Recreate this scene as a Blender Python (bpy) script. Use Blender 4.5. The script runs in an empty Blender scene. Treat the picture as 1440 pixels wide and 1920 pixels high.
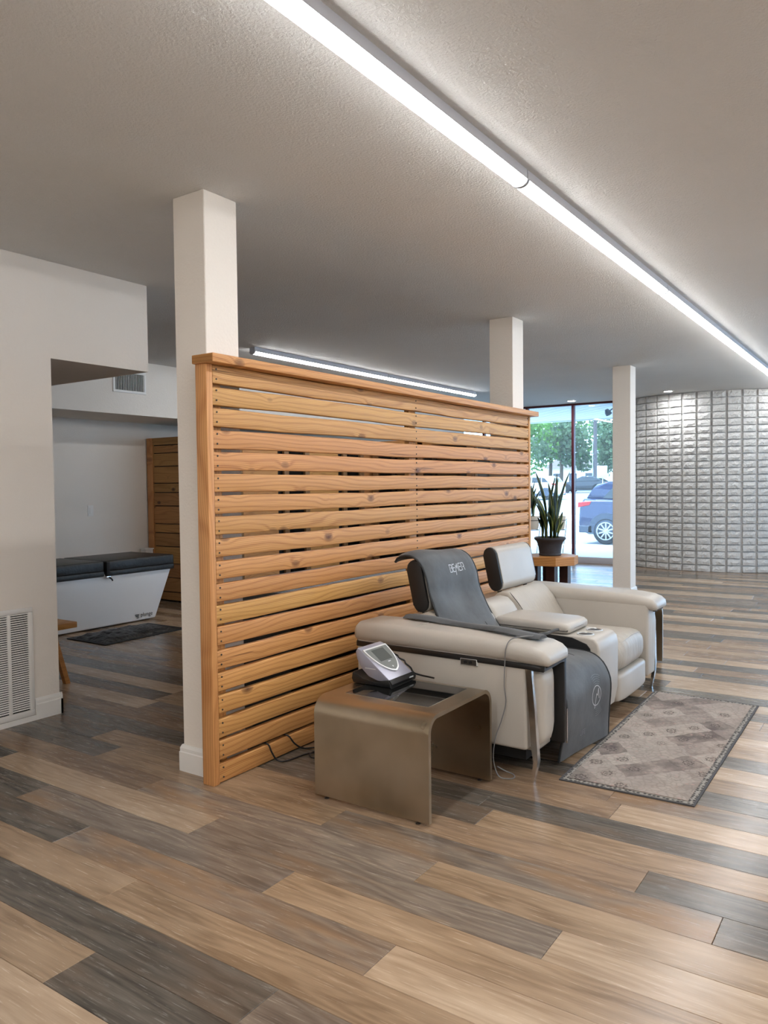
import bpy, bmesh, math, random
from mathutils import Vector, Matrix, noise as mnoise
random.seed(7)
PI = math.pi
scn = bpy.context.scene
COL = scn.collection

# ------------------------------------------------------------------ camera
CAM_H = 1.4
CAM_YAW, CAM_PITCH, CAM_ROLL, CAM_F = 0.596455976, 0.0344608315, -0.0115663819, 1443.87
cy_, sy_ = math.cos(CAM_YAW), math.sin(CAM_YAW)
c_fwd = Vector((-sy_*math.cos(CAM_PITCH), cy_*math.cos(CAM_PITCH), -math.sin(CAM_PITCH)))
_r = Vector((cy_, sy_, 0)); _u = _r.cross(c_fwd)
c_right = _r*math.cos(CAM_ROLL) + _u*math.sin(CAM_ROLL)
c_up = -_r*math.sin(CAM_ROLL) + _u*math.cos(CAM_ROLL)
cam_d = bpy.data.cameras.new('camera'); cam = bpy.data.objects.new('camera', cam_d); COL.objects.link(cam)
cam.matrix_world = Matrix(((c_right.x, c_up.x, -c_fwd.x, 0), (c_right.y, c_up.y, -c_fwd.y, 0),
                           (c_right.z, c_up.z, -c_fwd.z, CAM_H), (0, 0, 0, 1)))
cam_d.sensor_fit = 'VERTICAL'; cam_d.sensor_height = 36.0; cam_d.lens = CAM_F/1920*36.0
cam_d.clip_end = 400; cam_d.clip_start = 0.05
scn.camera = cam

# ------------------------------------------------------------------ world, sun, exposure
SKY_STRENGTH = 1.7; SUN_STRENGTH = 7.5; TUBE_STRENGTH = 23.0
w = bpy.data.worlds.new('sky'); scn.world = w; w.use_nodes = True
wn = w.node_tree; bg = wn.nodes['Background']
bg.inputs['Color'].default_value = (0.72, 0.86, 1.0, 1); bg.inputs['Strength'].default_value = 2.6*SKY_STRENGTH
sd = bpy.data.lights.new('sun', 'SUN'); sd.energy = SUN_STRENGTH; sd.angle = 0.02; sd.color = (1, .96, .9)
so = bpy.data.objects.new('sun', sd); COL.objects.link(so)
so.rotation_euler = Vector((0.35, 0.15, -1.0)).to_track_quat('-Z', 'Y').to_euler()
scn.view_settings.view_transform = 'Standard'; scn.view_settings.look = 'None'
scn.view_settings.gamma = 1.0; scn.view_settings.use_curve_mapping = False
scn.view_settings.exposure = 0.58

# ------------------------------------------------------------------ material helpers
def S(r, g, b):
    f = lambda v: (v/255/12.92) if v/255 <= .04045 else ((v/255+.055)/1.055)**2.4
    return (f(r), f(g), f(b), 1)
class NT:
    def __init__(s, name):
        s.m = bpy.data.materials.new(name); s.m.use_nodes = True
        s.t = s.m.node_tree; s.n = s.t.nodes; s.p = s.n['Principled BSDF']; s.out = s.n['Material Output']
    def a(s, typ, props=None, **inp):
        n = s.n.new(typ)
        for k, v in (props or {}).items(): setattr(n, k, v)
        for k, v in inp.items():
            key = int(k[1:]) if k[0] == '_' and k[1:].isdigit() else k.replace('_', ' ')
            s.set(n.inputs[key], v)
        return n
    def set(s, sock, v):
        if isinstance(v, bpy.types.NodeSocket): s.t.links.new(v, sock)
        elif isinstance(v, bpy.types.Node): s.t.links.new(v.outputs[0], sock)
        else: sock.default_value = v
    def math(s, op, a, b=0.0, clamp=False):
        n = s.a('ShaderNodeMath', {'operation': op, 'use_clamp': clamp}, _0=a, _1=b); return n.outputs[0]
    def vmul(s, v, k):
        return s.a('ShaderNodeVectorMath', {'operation': 'MULTIPLY'}, _0=v, _1=k).outputs[0]
    def vadd(s, v, k):
        return s.a('ShaderNodeVectorMath', {'operation': 'ADD'}, _0=v, _1=k).outputs[0]
    def noise(s, v, scale=1, detail=3, rough=.5):
        return s.a('ShaderNodeTexNoise', None, Vector=v, Scale=scale, Detail=detail, Roughness=rough).outputs[0]
    def ramp(s, fac, stops):
        n = s.n.new('ShaderNodeValToRGB'); s.set(n.inputs[0], fac); e = n.color_ramp.elements
        while len(e) < len(stops): e.new(.5)
        for el, (p, c) in zip(e, stops): el.position = p; el.color = c
        return n.outputs[0]
    def mix(s, fac, a, b, mode='MIX'):
        n = s.a('ShaderNodeMix', {'data_type': 'RGBA', 'blend_type': mode})
        s.set(n.inputs['Factor'], fac); s.set(n.inputs[6], a); s.set(n.inputs[7], b); return n.outputs[2]
    def bump(s, h, strength=.3, dist=.01):
        n = s.a('ShaderNodeBump', None, Height=h, Strength=strength, Distance=dist); s.set(s.p.inputs['Normal'], n.outputs[0])
    def P(s, **k):
        for a_, v in k.items(): s.set(s.p.inputs[a_.replace('_', ' ')], v)
        return s
    def pos(s): return s.a('ShaderNodeNewGeometry').outputs['Position']
    def obj(s): return s.a('ShaderNodeTexCoord').outputs['Object']
    def rnd(s): return s.a('ShaderNodeObjectInfo').outputs['Random']
def simple(name, col, rough=.5, metal=0, bump=None, spec=None, var=0, coat=0):
    t = NT(name); t.P(Base_Color=col, Roughness=rough, Metallic=metal)
    if spec is not None: t.P(Specular_IOR_Level=spec)
    if coat: t.P(Coat_Weight=coat)
    if var:
        n = t.noise(t.pos(), var[0], 4)
        c2 = tuple(x*(1-var[1]) for x in col[:3])+(1,)
        t.P(Base_Color=t.ramp(n, [(.3, c2), (.7, col)]))
    if bump: t.bump(t.noise(t.pos(), bump[0], 4), bump[1], bump[2])
    return t.m
def wood(name, c_light, c_dark, c_knot, axis=1, rough=.5, freq=330, var=.12, knots=1.0):
    """sawn fir: growth lines along `axis`, knots, board to board variation"""
    t = NT(name); o = t.obj(); r = t.rnd()
    off = t.a('ShaderNodeCombineXYZ', None, X=t.math('MULTIPLY', r, 37.), Y=t.math('MULTIPLY', r, 91.), Z=t.math('MULTIPLY', r, 53.)).outputs[0]
    p = t.vadd(o, off)
    st = [6., 6., 6.]; st[axis] = .9
    kst = [6., 6., 6.]; kst[axis] = 3.6
    kst[0 if axis else 1] = 0.0
    vor = t.a('ShaderNodeTexVoronoi', {'feature': 'F1'}, Vector=t.vmul(p, tuple(kst)), Scale=1.0, Randomness=1.0)
    d = vor.outputs['Distance']
    kn = t.math('POWER', t.math('SUBTRACT', 1.0, t.math('MULTIPLY', d, 2.6), True), 2.0)
    st[0 if axis else 1] = 1.5
    warp = t.noise(t.vmul(p, tuple(st)), 1.0, 2, .5)
    sp = t.a('ShaderNodeSeparateXYZ', None, Vector=p)
    acc = [sp.outputs[i] for i in range(3) if i != axis]
    ph = t.math('ADD', t.math('MULTIPLY', acc[0], freq*.45), t.math('MULTIPLY', acc[1], freq))
    ph = t.math('ADD', ph, t.math('MULTIPLY', warp, 22.0))
    ph = t.math('ADD', ph, t.math('MULTIPLY', kn, 5.0*knots))
    sn = t.math('MULTIPLY_ADD', t.math('SINE', t.math('MULTIPLY', ph, 2.6)), .5); sn.node.inputs[2].default_value = .5
    sn = t.math('POWER', sn, 1.8)
    ph2 = t.math('ADD', t.math('MULTIPLY', acc[1], freq*.30), t.math('ADD', t.math('MULTIPLY', warp, 16.0), t.math('MULTIPLY', kn, 4.0*knots)))
    sn2 = t.math('MULTIPLY_ADD', t.math('SINE', t.math('MULTIPLY', ph2, 2.6)), .5); sn2.node.inputs[2].default_value = .5
    sn = t.math('ADD', t.math('MULTIPLY', sn, .55), t.math('MULTIPLY', t.math('POWER', sn2, 3.0), .52))
    fs = [260., 260., 260.]; fs[axis] = 5.
    fine = t.noise(t.vmul(p, tuple(fs)), 1, 2)
    fac = t.math('ADD', t.math('MULTIPLY', sn, .62), t.math('MULTIPLY', fine, .36))
    c = t.ramp(fac, [(.15, c_light), (.90, c_dark)])
    big = t.noise(t.vmul(p, (1.3, 1.3, 1.3)), 1, 2)
    c = t.mix(t.math('MULTIPLY', big, .35), c, c_dark)
    core = t.math('POWER', t.math('SUBTRACT', 1.0, t.math('MULTIPLY', d, 6.5), True), .6)
    c = t.mix(t.math('MULTIPLY', core, .95*knots), c, c_knot)
    cs = [70., 70., 70.]; cs[axis] = 1.6
    crk = t.ramp(t.noise(t.vmul(p, tuple(cs)), 1, 2, .4), [(.735, (0, 0, 0, 1)), (.76, (1, 1, 1, 1))])
    c = t.mix(t.math('MULTIPLY', crk, .7*knots), c, c_knot)
    br = t.math('ADD', 1.0-var*.6, t.math('MULTIPLY', t.math('FRACT', t.math('MULTIPLY', r, 17.3)), var*1.2))
    hs = t.a('ShaderNodeHueSaturation', None, Hue=t.math('ADD', .494, t.math('MULTIPLY', t.math('FRACT', t.math('MULTIPLY', r, 7.7)), .016)), Value=br, Color=c)
    t.P(Base_Color=hs.outputs[0], Roughness=rough)
    t.bump(fac, .12, .004)
    return t.m
def plaster(name, col, scale, strength, dist, rough=.85):
    t = NT(name); g = t.pos()
    n = t.noise(g, scale, 5, .6); n2 = t.noise(g, scale*.18, 3)
    h = t.math('ADD', t.math('MULTIPLY', n, .8), t.math('MULTIPLY', n2, .4))
    c2 = tuple(x*.965 for x in col[:3])+(1,)
    t.P(Base_Color=t.ramp(t.noise(g, 1.1, 3), [(.35, c2), (.65, col)]), Roughness=rough, Specular_IOR_Level=.25)
    t.bump(h, strength, dist); return t.m
def plank_mat(name, base, dark, streak, smear, gray_amt):
    t = NT(name); g = t.pos()
    isl = t.a('ShaderNodeNewGeometry').outputs['Random Per Island']
    r = t.math('FRACT', t.math('ADD', t.rnd(), isl))
    off = t.a('ShaderNodeCombineXYZ', None, X=t.math('MULTIPLY', r, 71.), Y=t.math('MULTIPLY', r, 39.), Z=t.math('MULTIPLY', r, 11.)).outputs[0]
    p = t.vadd(g, off)
    a = t.noise(t.vmul(p, (1.3, 9., 9.)), 1, 4, .55)
    wv = t.noise(t.vmul(p, (1.6, 11., 1.)), 1, 2)
    grain = t.math('SINE', t.math('ADD', t.math('MULTIPLY', t.a('ShaderNodeSeparateXYZ', None, Vector=p).outputs[1], 95.), t.math('MULTIPLY', wv, 34.)))
    grain = t.math('MULTIPLY_ADD', grain, .5); grain.node.inputs[2].default_value = .5
    fine = t.noise(t.vmul(p, (9., 190., 9.)), 1, 3, .6)
    f = t.math('ADD', t.math('MULTIPLY', a, .50), t.math('ADD', t.math('MULTIPLY', grain, .16), t.math('MULTIPLY', fine, .34)))
    c = t.ramp(f, [(.31, dark), (.70, base)])
    sm = t.noise(t.vmul(p, (1.1, 4.5, 3.)), 1, 3, .6)
    c = t.mix(t.math('MULTIPLY', t.ramp(sm, [(.50, (0, 0, 0, 1)), (.68, (1, 1, 1, 1))]), smear), c, streak)
    sc = t.noise(t.vmul(p, (7., 55., 9.)), 1, 5, .75)
    c = t.mix(t.math('MULTIPLY', t.ramp(sc, [(.60, (0, 0, 0, 1)), (.74, (1, 1, 1, 1))]), gray_amt), c, S(190, 186, 178))
    v = t.math('ADD', .9, t.math('MULTIPLY', r, .2))
    hs = t.a('ShaderNodeHueSaturation', None, Value=v, Color=c)
    rg = t.math('ADD', .17, t.math('MULTIPLY', fine, .16))
    t.P(Base_Color=hs.outputs[0], Roughness=rg, Specular_IOR_Level=.5)
    t.bump(t.math('ADD', fine, t.math('MULTIPLY', grain, .4)), .10, .002)
    return t.m
def leather(name, col, wrinkle=0.):
    t = NT(name); g = t.pos()
    c2 = tuple(x*.9 for x in col[:3])+(1,)
    t.P(Base_Color=t.ramp(t.noise(g, 3.5, 3), [(.35, c2), (.65, col)]), Roughness=.36, Specular_IOR_Level=.5)
    h = t.math('MULTIPLY', t.noise(g, 420, 2), .15)
    if wrinkle:
        wv = t.noise(t.vmul(g, (5., 22., 5.)), 1, 3, .6)
        h = t.math('ADD', h, t.math('MULTIPLY', wv, wrinkle))
    t.bump(h, .75 if wrinkle else .35, .012); return t.m
def emis(name, col, s):
    t = NT(name); e = t.a('ShaderNodeEmission', None, Color=col, Strength=s); t.t.links.new(e.outputs[0], t.out.inputs[0]); return t.m
def glass(name, tint, haze=.06, refl=1.0):
    t = NT(name)
    tr = t.a('ShaderNodeBsdfTransparent', None, Color=tint); gl = t.a('ShaderNodeBsdfGlossy', None, Roughness=.02)
    df = t.a('ShaderNodeBsdfTranslucent', None, Color=(.9, .95, 1, 1))
    m0 = t.a('ShaderNodeMixShader', None, _0=haze, _1=tr.outputs[0], _2=df.outputs[0])
    fr = t.a('ShaderNodeFresnel', None, IOR=1.45)
    m1 = t.a('ShaderNodeMixShader', None, _0=t.math('MULTIPLY', fr.outputs[0], refl), _1=m0.outputs[0], _2=gl.outputs[0])
    t.t.links.new(m1.outputs[0], t.out.inputs[0]); return t.m

M = {}
M['ceiling'] = plaster('ceiling_texture', S(228, 227, 224), 85, .6, .02)
M['wall'] = plaster('wall_paint', S(238, 231, 222), 70, .30, .01)
M['white'] = simple('white_trim_paint', S(236, 234, 230), .4)
M['fir'] = wood('douglas_fir', S(220, 167, 104), S(160, 102, 50), S(78, 40, 20), 1, .5)
M['fir_z'] = wood('douglas_fir_upright', S(222, 167, 106), S(172, 112, 60), S(104, 58, 26), 2, .5)
M['fir_x'] = wood('douglas_fir_crosswise', S(224, 166, 100), S(180, 112, 54), S(104, 58, 26), 0, .5)
M['end_grain'] = wood('fir_end_grain', S(190, 128, 74), S(140, 84, 42), S(110, 64, 30), 0, .7, 300)
M['knotty'] = wood('knotty_pine', S(196, 142, 84), S(146, 94, 48), S(70, 38, 18), 0, .55, 220, .22, 1.2)
M['stand_wood'] = wood('redwood_slab', S(206, 142, 84), S(164, 96, 48), S(96, 52, 24), 0, .4, 260)
M['stool_wood'] = wood('oak_stool', S(200, 138, 78), S(164, 104, 54), S(120, 70, 34), 0, .45, 260, .05, .3)
M['shade_wood'] = wood('shaded_pine', S(128, 92, 56), S(92, 62, 36), S(60, 36, 18), 2, .6, 260)  # pine with the shade behind the partition put into its colour
M['dark_wood'] = simple('dark_stained_wood', S(62, 34, 28), .35, var=(20, .4))
M['pl_T'] = plank_mat('plank_tan', S(166, 140, 113), S(120, 98, 76), S(184, 159, 132), .5, .06)
M['pl_P'] = plank_mat('plank_pale', S(188, 164, 138), S(150, 126, 102), S(202, 181, 157), .5, .06)
M['pl_D'] = plank_mat('plank_slate', S(116, 108, 98), S(62, 57, 51), S(118, 98, 80), .6, .38)
M['pl_G'] = plank_mat('plank_grey_oak', S(146, 131, 116), S(94, 83, 74), S(152, 118, 84), .75, .32)
M['pl_B'] = plank_mat('plank_brown', S(154, 129, 105), S(108, 88, 71), S(168, 139, 110), .5, .15)
M['gap'] = simple('plank_gap', S(40, 34, 28), .9)
M['leather'] = leather('pale_grey_leather', S(184, 178, 169))
M['leather_w'] = leather('creased_leather', S(181, 174, 163), 1.1)
M['black_trim'] = simple('black_leather', S(26, 26, 27), .42, bump=(300, .15, .002))
M['black'] = simple('matte_black', S(16, 16, 17), .7)
M['black_plastic'] = simple('black_plastic', S(22, 24, 26), .3)
M['chrome'] = simple('chrome', S(226, 226, 226), .2, 1.0)
M['steel_dark'] = simple('dark_metal', S(84, 80, 76), .4, .8)
def brushed():
    t = NT('brushed_steel'); o = t.pos()
    n = t.noise(o, 6.0, 2); b = t.noise(o, 3.0, 3)
    t.P(Base_Color=t.ramp(b, [(.3, S(164, 151, 130)), (.7, S(194, 182, 163))]), Metallic=1.0,
        Roughness=t.math('ADD', .24, t.math('MULTIPLY', n, .12)))
    return t.m
M['brushed'] = brushed()
M['dark_glass'] = simple('dark_glass', S(14, 15, 15), .03, spec=.8)
def fabric():
    t = NT('grey_mat_fabric'); g = t.pos()
    c = t.ramp(t.noise(g, 5, 4, .6), [(.3, S(60, 63, 66)), (.7, S(84, 88, 91))])
    n = t.noise(g, 9, 3); f = t.noise(g, 700, 1)
    t.P(Base_Color=c, Roughness=.62, Sheen_Weight=.15)
    t.bump(t.math('ADD', n, t.math('MULTIPLY', f, .05)), .35, .012); return t.m
M['mat'] = fabric()
M['mat_edge'] = simple('mat_piping', S(36, 38, 40), .6)
M['print'] = simple('silver_print', S(190, 194, 198), .4)
M['print_dim'] = simple('worn_print', S(112, 116, 119), .5)
M['silver'] = simple('silver_plastic', S(160, 160, 174), .3, .3)
M['bezel'] = simple('bezel_silver', S(214, 216, 216), .28, .5)
M['screen'] = simple('device_screen', S(120, 124, 122), .12)
M['screen_d'] = simple('device_display', S(84, 88, 86), .08)
M['brick'] = simple('painted_brick', S(216, 214, 210), .75, bump=(38, .55, .02))
M['mortar'] = simple('shaded_mortar', S(188, 186, 184), .85, bump=(60, .3, .01))  # greyer than the brick: shade in the joints put into the colour
M['red_frame'] = simple('maroon_frame', S(84, 30, 40), .4)
M['alu'] = simple('aluminium', S(196, 192, 196), .5)
M['glass'] = glass('window_glass', (.74, .88, 1.0, 1), .04)
M['tube'] = emis('tube_diffuser', (.98, .985, .99, 1), TUBE_STRENGTH)
M['lamp_cap'] = simple('lamp_housing', S(196, 198, 206), .4)
M['bulb'] = emis('downlight_lens', (.95, .97, 1.0, 1), 260)
M['tub'] = simple('tub_white', S(222, 220, 218), .3)
M['vinyl'] = simple('black_vinyl', S(30, 31, 31), .42, bump=(16, .35, .02))
M['bag'] = simple('black_plastic_bag', S(9, 9, 10), .34, bump=(24, .8, .03))
M['pot'] = simple('charcoal_pot', S(52, 52, 58), .55, var=(40, .3))
M['soil'] = simple('soil', S(46, 36, 28), .95)
def leafm():
    t = NT('snake_plant_leaf'); o = t.obj()
    sp = t.a('ShaderNodeSeparateXYZ', None, Vector=o)
    n = t.noise(t.vmul(o, (14., 14., 40.)), 1, 3)
    t.P(Base_Color=t.ramp(n, [(.35, S(18, 32, 24)), (.7, S(44, 66, 42))]), Roughness=.35); return t.m
M['leaf'] = leafm()
M['leaf_edge'] = simple('leaf_margin', S(150, 158, 84), .4)
M['pot_white'] = simple('white_ceramic', S(216, 206, 190), .35)
M['wire'] = simple('black_wire', S(20, 20, 22), .4)
M['cable_grey'] = simple('grey_cable', S(120, 120, 122), .5)
def rugm():
    t = NT('rug_ornament'); o = t.obj()
    wob = t.vadd(o, t.vmul(t.a('ShaderNodeTexNoise', None, Vector=o, Scale=9.0, Detail=2.0).outputs['Color'], (.055, .055, 0)))
    s = t.a('ShaderNodeSeparateXYZ', None, Vector=wob); x, y = s.outputs[0], s.outputs[1]
    a = t.math('ADD', t.math('MULTIPLY', x, 5.2), t.math('MULTIPLY', y, 4.3)); b = t.math('SUBTRACT', t.math('MULTIPLY', x, 5.2), t.math('MULTIPLY', y, 4.3))
    ca, cb = t.math('FLOOR', a), t.math('FLOOR', b)
    cell = t.a('ShaderNodeTexWhiteNoise', {'noise_dimensions': '2D'}, Vector=t.a('ShaderNodeCombineXYZ', None, X=ca, Y=cb).outputs[0])
    rv = cell.outputs['Value']
    fa, fb = t.math('SUBTRACT', t.math('FRACT', a), .5), t.math('SUBTRACT', t.math('FRACT', b), .5)
    d = t.math('SQRT', t.math('ADD', t.math('MULTIPLY', fa, fa), t.math('MULTIPLY', fb, fb)))
    ang = t.math('ARCTAN2', fb, fa)
    pet = t.math('ADD', d, t.math('MULTIPLY', t.math('SINE', t.math('MULTIPLY', ang, 8.0)), .025))
    rings = t.math('MULTIPLY_ADD', t.math('SINE', t.math('MULTIPLY', pet, 48.)), .5); rings.node.inputs[2].default_value = .5
    med = t.math('MULTIPLY', t.ramp(pet, [(.22, (1, 1, 1, 1)), (.30, (0, 0, 0, 1))]), t.ramp(rv, [(.35, (0, 0, 0, 1)), (.45, (1, 1, 1, 1))]))
    base = t.ramp(rv, [(.0, S(104, 98, 95)), (.3, S(154, 146, 139)), (.55, S(172, 164, 155)), (.85, S(92, 87, 85))])
    wear = t.noise(o, 7.0, 5, .65)
    c = t.mix(t.ramp(wear, [(.40, (0, 0, 0, 1)), (.66, (.8, .8, .8, 1))]), base, S(168, 157, 148))
    v2 = t.a('ShaderNodeTexVoronoi', {'feature': 'DISTANCE_TO_EDGE'}, Vector=wob, Scale=30, Randomness=1.0).outputs['Distance']
    fl = t.math('MULTIPLY', t.ramp(v2, [(.05, (1, 1, 1, 1)), (.16, (0, 0, 0, 1))]), t.noise(o, 12, 3))
    c = t.mix(t.math('MULTIPLY', fl, .45), c, S(84, 79, 77))
    c = t.mix(t.math('MULTIPLY', t.math('MULTIPLY', rings, med), .85), c, S(66, 62, 61))
    v3 = t.a('ShaderNodeTexVoronoi', {'feature': 'F1'}, Vector=wob, Scale=22, Randomness=.9).outputs['Distance']
    c = t.mix(t.math('MULTIPLY', t.ramp(v3, [(.12, (1, 1, 1, 1)), (.22, (0, 0, 0, 1))]), .5), c, S(176, 146, 140))
    c = t.mix(t.math('MULTIPLY', t.noise(o, 5, 2), .25), c, S(168, 146, 140))
    t.P(Base_Color=c, Roughness=.95, Specular_IOR_Level=.1)
    t.bump(t.noise(o, 500, 2), .3, .003); return t.m
M['rug'] = rugm()
def rugb():
    t = NT('rug_border'); o = t.obj()
    v = t.a('ShaderNodeTexVoronoi', {'feature': 'F1'}, Vector=o, Scale=48, Randomness=.5).outputs['Distance']
    t.P(Base_Color=t.ramp(v, [(.25, S(64, 62, 62)), (.5, S(150, 146, 140))]), Roughness=.95, Specular_IOR_Level=.1); return t.m
M['rug_border'] = rugb()
M['rug_edge'] = simple('rug_binding', S(74, 74, 76), .9)
# outdoors
M['asphalt'] = simple('asphalt', S(150, 154, 158), .9, var=(2.5, .25))
M['concrete'] = simple('pale_concrete', S(214, 212, 206), .9, var=(1.5, .12))
M['soffit_board'] = simple('canopy_paint', S(214, 220, 226), .6, var=(6, .15))
M['navy'] = simple('navy_car_paint', S(24, 34, 74), .18, .2, coat=.8)
M['navy2'] = simple('dark_car_paint', S(18, 20, 30), .18, .2, coat=.8)
M['white_car'] = simple('white_car_paint', S(226, 228, 230), .2, coat=.6)
M['cladding'] = simple('grey_cladding', S(70, 76, 90), .6)
M['car_glass'] = simple('car_glass', S(24, 30, 36), .06, spec=.8)
M['tyre'] = simple('tyre_rubber', S(26, 26, 28), .8)
M['rim'] = simple('alloy_rim', S(190, 192, 196), .25, .9)
M['tail'] = simple('tail_light', S(190, 24, 28), .2)
M['bark'] = simple('bark', S(92, 74, 58), .9, var=(12, .35))
def fol(name, a, b):
    t = NT(name); n = t.noise(t.pos(), 1.6, 4, .7)
    c = t.ramp(n, [(.3, a), (.7, b)])
    d = t.a('ShaderNodeBsdfDiffuse', None, Color=c); tr = t.a('ShaderNodeBsdfTranslucent', None, Color=c)
    mx = t.a('ShaderNodeMixShader', None, _0=.4, _1=d.outputs[0], _2=tr.outputs[0]); t.t.links.new(mx.outputs[0], t.out.inputs[0]); return t.m
M['fol1'] = fol('bright_foliage', S(64, 112, 52), S(138, 176, 96))
M['fol2'] = fol('dull_foliage', S(60, 84, 66), S(128, 146, 110))
M['pole_wood'] = simple('weathered_pole', S(92, 84, 84), .85)
M['sign'] = simple('sign_panel', S(190, 206, 214), .5)
M['house'] = simple('far_house_wall', S(224, 220, 212), .8)
M['roof_far'] = simple('far_roof', S(150, 132, 122), .8)

# ------------------------------------------------------------------ geometry helpers
def world_off(o):
    v = Vector((0, 0, 0))
    while o is not None: v += o.location; o = o.parent
    return v
def add(name, me, mat, parent=None, smooth=None, label=None):
    o = bpy.data.objects.new(name, me); COL.objects.link(o)
    if mat is not None and len(me.materials) == 0:
        for m in (mat if isinstance(mat, (list, tuple)) else [mat]): me.materials.append(M[m] if isinstance(m, str) else m)
    if parent is not None:
        o.parent = parent; off = world_off(parent)
        if off.length > 0: me.transform(Matrix.Translation(-off))
    if smooth is not None:
        me.polygons.foreach_set('use_smooth', [True]*len(me.polygons))
        if smooth < 180: me.set_sharp_from_angle(angle=math.radians(smooth))
    if label: o['label'] = label
    return o
def bm_me(bm, name='m'):
    bmesh.ops.recalc_face_normals(bm, faces=bm.faces[:])
    me = bpy.data.meshes.new(name); bm.to_mesh(me); bm.free(); return me
def raw(verts, faces, fix=True):
    bm = bmesh.new(); vs = [bm.verts.new(v) for v in verts]
    for f in faces:
        try: bm.faces.new([vs[i] for i in f])
        except ValueError: pass
    if fix: return bm_me(bm)
    me = bpy.data.meshes.new('m'); bm.to_mesh(me); bm.free(); return me
def bbox(bm, x0, x1, y0, y1, z0, z1):
    vs = [bm.verts.new(v) for v in ((x0,y0,z0),(x1,y0,z0),(x1,y1,z0),(x0,y1,z0),(x0,y0,z1),(x1,y0,z1),(x1,y1,z1),(x0,y1,z1))]
    for f in ((0,3,2,1),(4,5,6,7),(0,1,5,4),(1,2,6,5),(2,3,7,6),(3,0,4,7)): bm.faces.new([vs[i] for i in f])
    return vs
def boxm(x0, x1, y0, y1, z0, z1, bev=0, seg=2):
    bm = bmesh.new(); bbox(bm, x0, x1, y0, y1, z0, z1)
    if bev: bmesh.ops.bevel(bm, geom=bm.edges[:], offset=bev, segments=seg, profile=.5, affect='EDGES', clamp_overlap=True)
    return bm_me(bm)
def box(name, x0, x1, y0, y1, z0, z1, mat, parent=None, bev=0, seg=2, label=None):
    return add(name, boxm(x0, x1, y0, y1, z0, z1, bev, seg), mat, parent, 40 if bev else None, label)
def extr(prof, axis, a0, a1, bev=0, seg=2):
    """extrude 2D outline along axis: axis 1 -> prof (x,z); axis 0 -> prof (y,z); axis 2 -> prof (x,y)"""
    def P(p, a): return {0: (a, p[0], p[1]), 1: (p[0], a, p[1]), 2: (p[0], p[1], a)}[axis]
    n = len(prof); bm = bmesh.new()
    A = [bm.verts.new(P(p, a0)) for p in prof]; B = [bm.verts.new(P(p, a1)) for p in prof]
    fa = bm.faces.new(A); fb = bm.faces.new(B[::-1])
    for i in range(n): bm.faces.new((A[i], B[i], B[(i+1) % n], A[(i+1) % n]))
    if bev:
        ed = list(set(fa.edges[:]+fb.edges[:]))
        bmesh.ops.bevel(bm, geom=ed, offset=bev, segments=seg, profile=.5, affect='EDGES', clamp_overlap=True)
    return bm_me(bm)
def loft(rings, closed=True, caps=True):
    n = len(rings[0]); V = [p for r in rings for p in r]; F = []
    for i in range(len(rings)-1):
        for j in range(n if closed else n-1):
            k = (j+1) % n; F.append((i*n+j, i*n+k, (i+1)*n+k, (i+1)*n+j))
    if caps and closed: F.append(tuple(range(n))[::-1]); F.append(tuple((len(rings)-1)*n+j for j in range(n)))
    return raw(V, F)
def catmull(pts, n=8):
    P = [Vector(p) for p in pts]; P = [2*P[0]-P[1]]+P+[2*P[-1]-P[-2]]; out = []
    for i in range(1, len(P)-2):
        for k in range(n):
            t = k/n; a, b, c, d = P[i-1], P[i], P[i+1], P[i+2]
            out.append(.5*((2*b)+(c-a)*t+(2*a-5*b+4*c-d)*t*t+(3*b-a-3*c+d)*t**3))
    out.append(P[-2]); return out
def tubem(pts, r, seg=8, smooth=6, r1=None):
    C = catmull(pts, smooth) if smooth else [Vector(p) for p in pts]
    rings = []; prev = None
    for i, p in enumerate(C):
        d = (C[min(i+1, len(C)-1)]-C[max(i-1, 0)]).normalized()
        if prev is None: prev = d.orthogonal().normalized()
        u = (prev-d*prev.dot(d)); u = u.normalized() if u.length > 1e-6 else d.orthogonal().normalized()
        prev = u; v = d.cross(u); rr = r if r1 is None else r+(r1-r)*i/(len(C)-1)
        rings.append([tuple(p+u*rr*math.cos(2*PI*k/seg)+v*rr*math.sin(2*PI*k/seg)) for k in range(seg)])
    return loft(rings)
def tube(name, pts, r, mat, parent=None, seg=8, smooth=6, r1=None, label=None):
    return add(name, tubem(pts, r, seg, smooth, r1), mat, parent, 60, label)
def lathem(prof, c, seg=24):
    V = []; F = []; n = len(prof)
    for k in range(seg):
        a = 2*PI*k/seg
        for (r, z) in prof: V.append((c[0]+r*math.cos(a), c[1]+r*math.sin(a), c[2]+z))
    for k in range(seg):
        q = (k+1) % seg
        for i in range(n-1): F.append((k*n+i, q*n+i, q*n+i+1, k*n+i+1))
    me = raw(V, F); return me
def lathe(name, prof, c, mat, parent=None, seg=24, label=None):
    return add(name, lathem(prof, c, seg), mat, parent, 35, label)
def rrect(w, h, r, n=5):
    """rounded rectangle outline, centred, w x h"""
    out = []
    for cx, cy, a0 in ((w/2-r, h/2-r, 0), (-w/2+r, h/2-r, PI/2), (-w/2+r, -h/2+r, PI), (w/2-r, -h/2+r, 1.5*PI)):
        for k in range(n+1):
            a = a0+PI/2*k/n; out.append((cx+r*math.cos(a), cy+r*math.sin(a)))
    return out
def tag(o, label, cat, group=None, kind=None):
    if label: o['label'] = label
    if cat: o['category'] = cat
    if group: o['group'] = group
    if kind: o['kind'] = kind
    return o
def thing(name, loc, label, cat, group=None):
    o = bpy.data.objects.new(name, None); COL.objects.link(o); o.location = loc; o.empty_display_size = .1
    return tag(o, label, cat, group)
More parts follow.
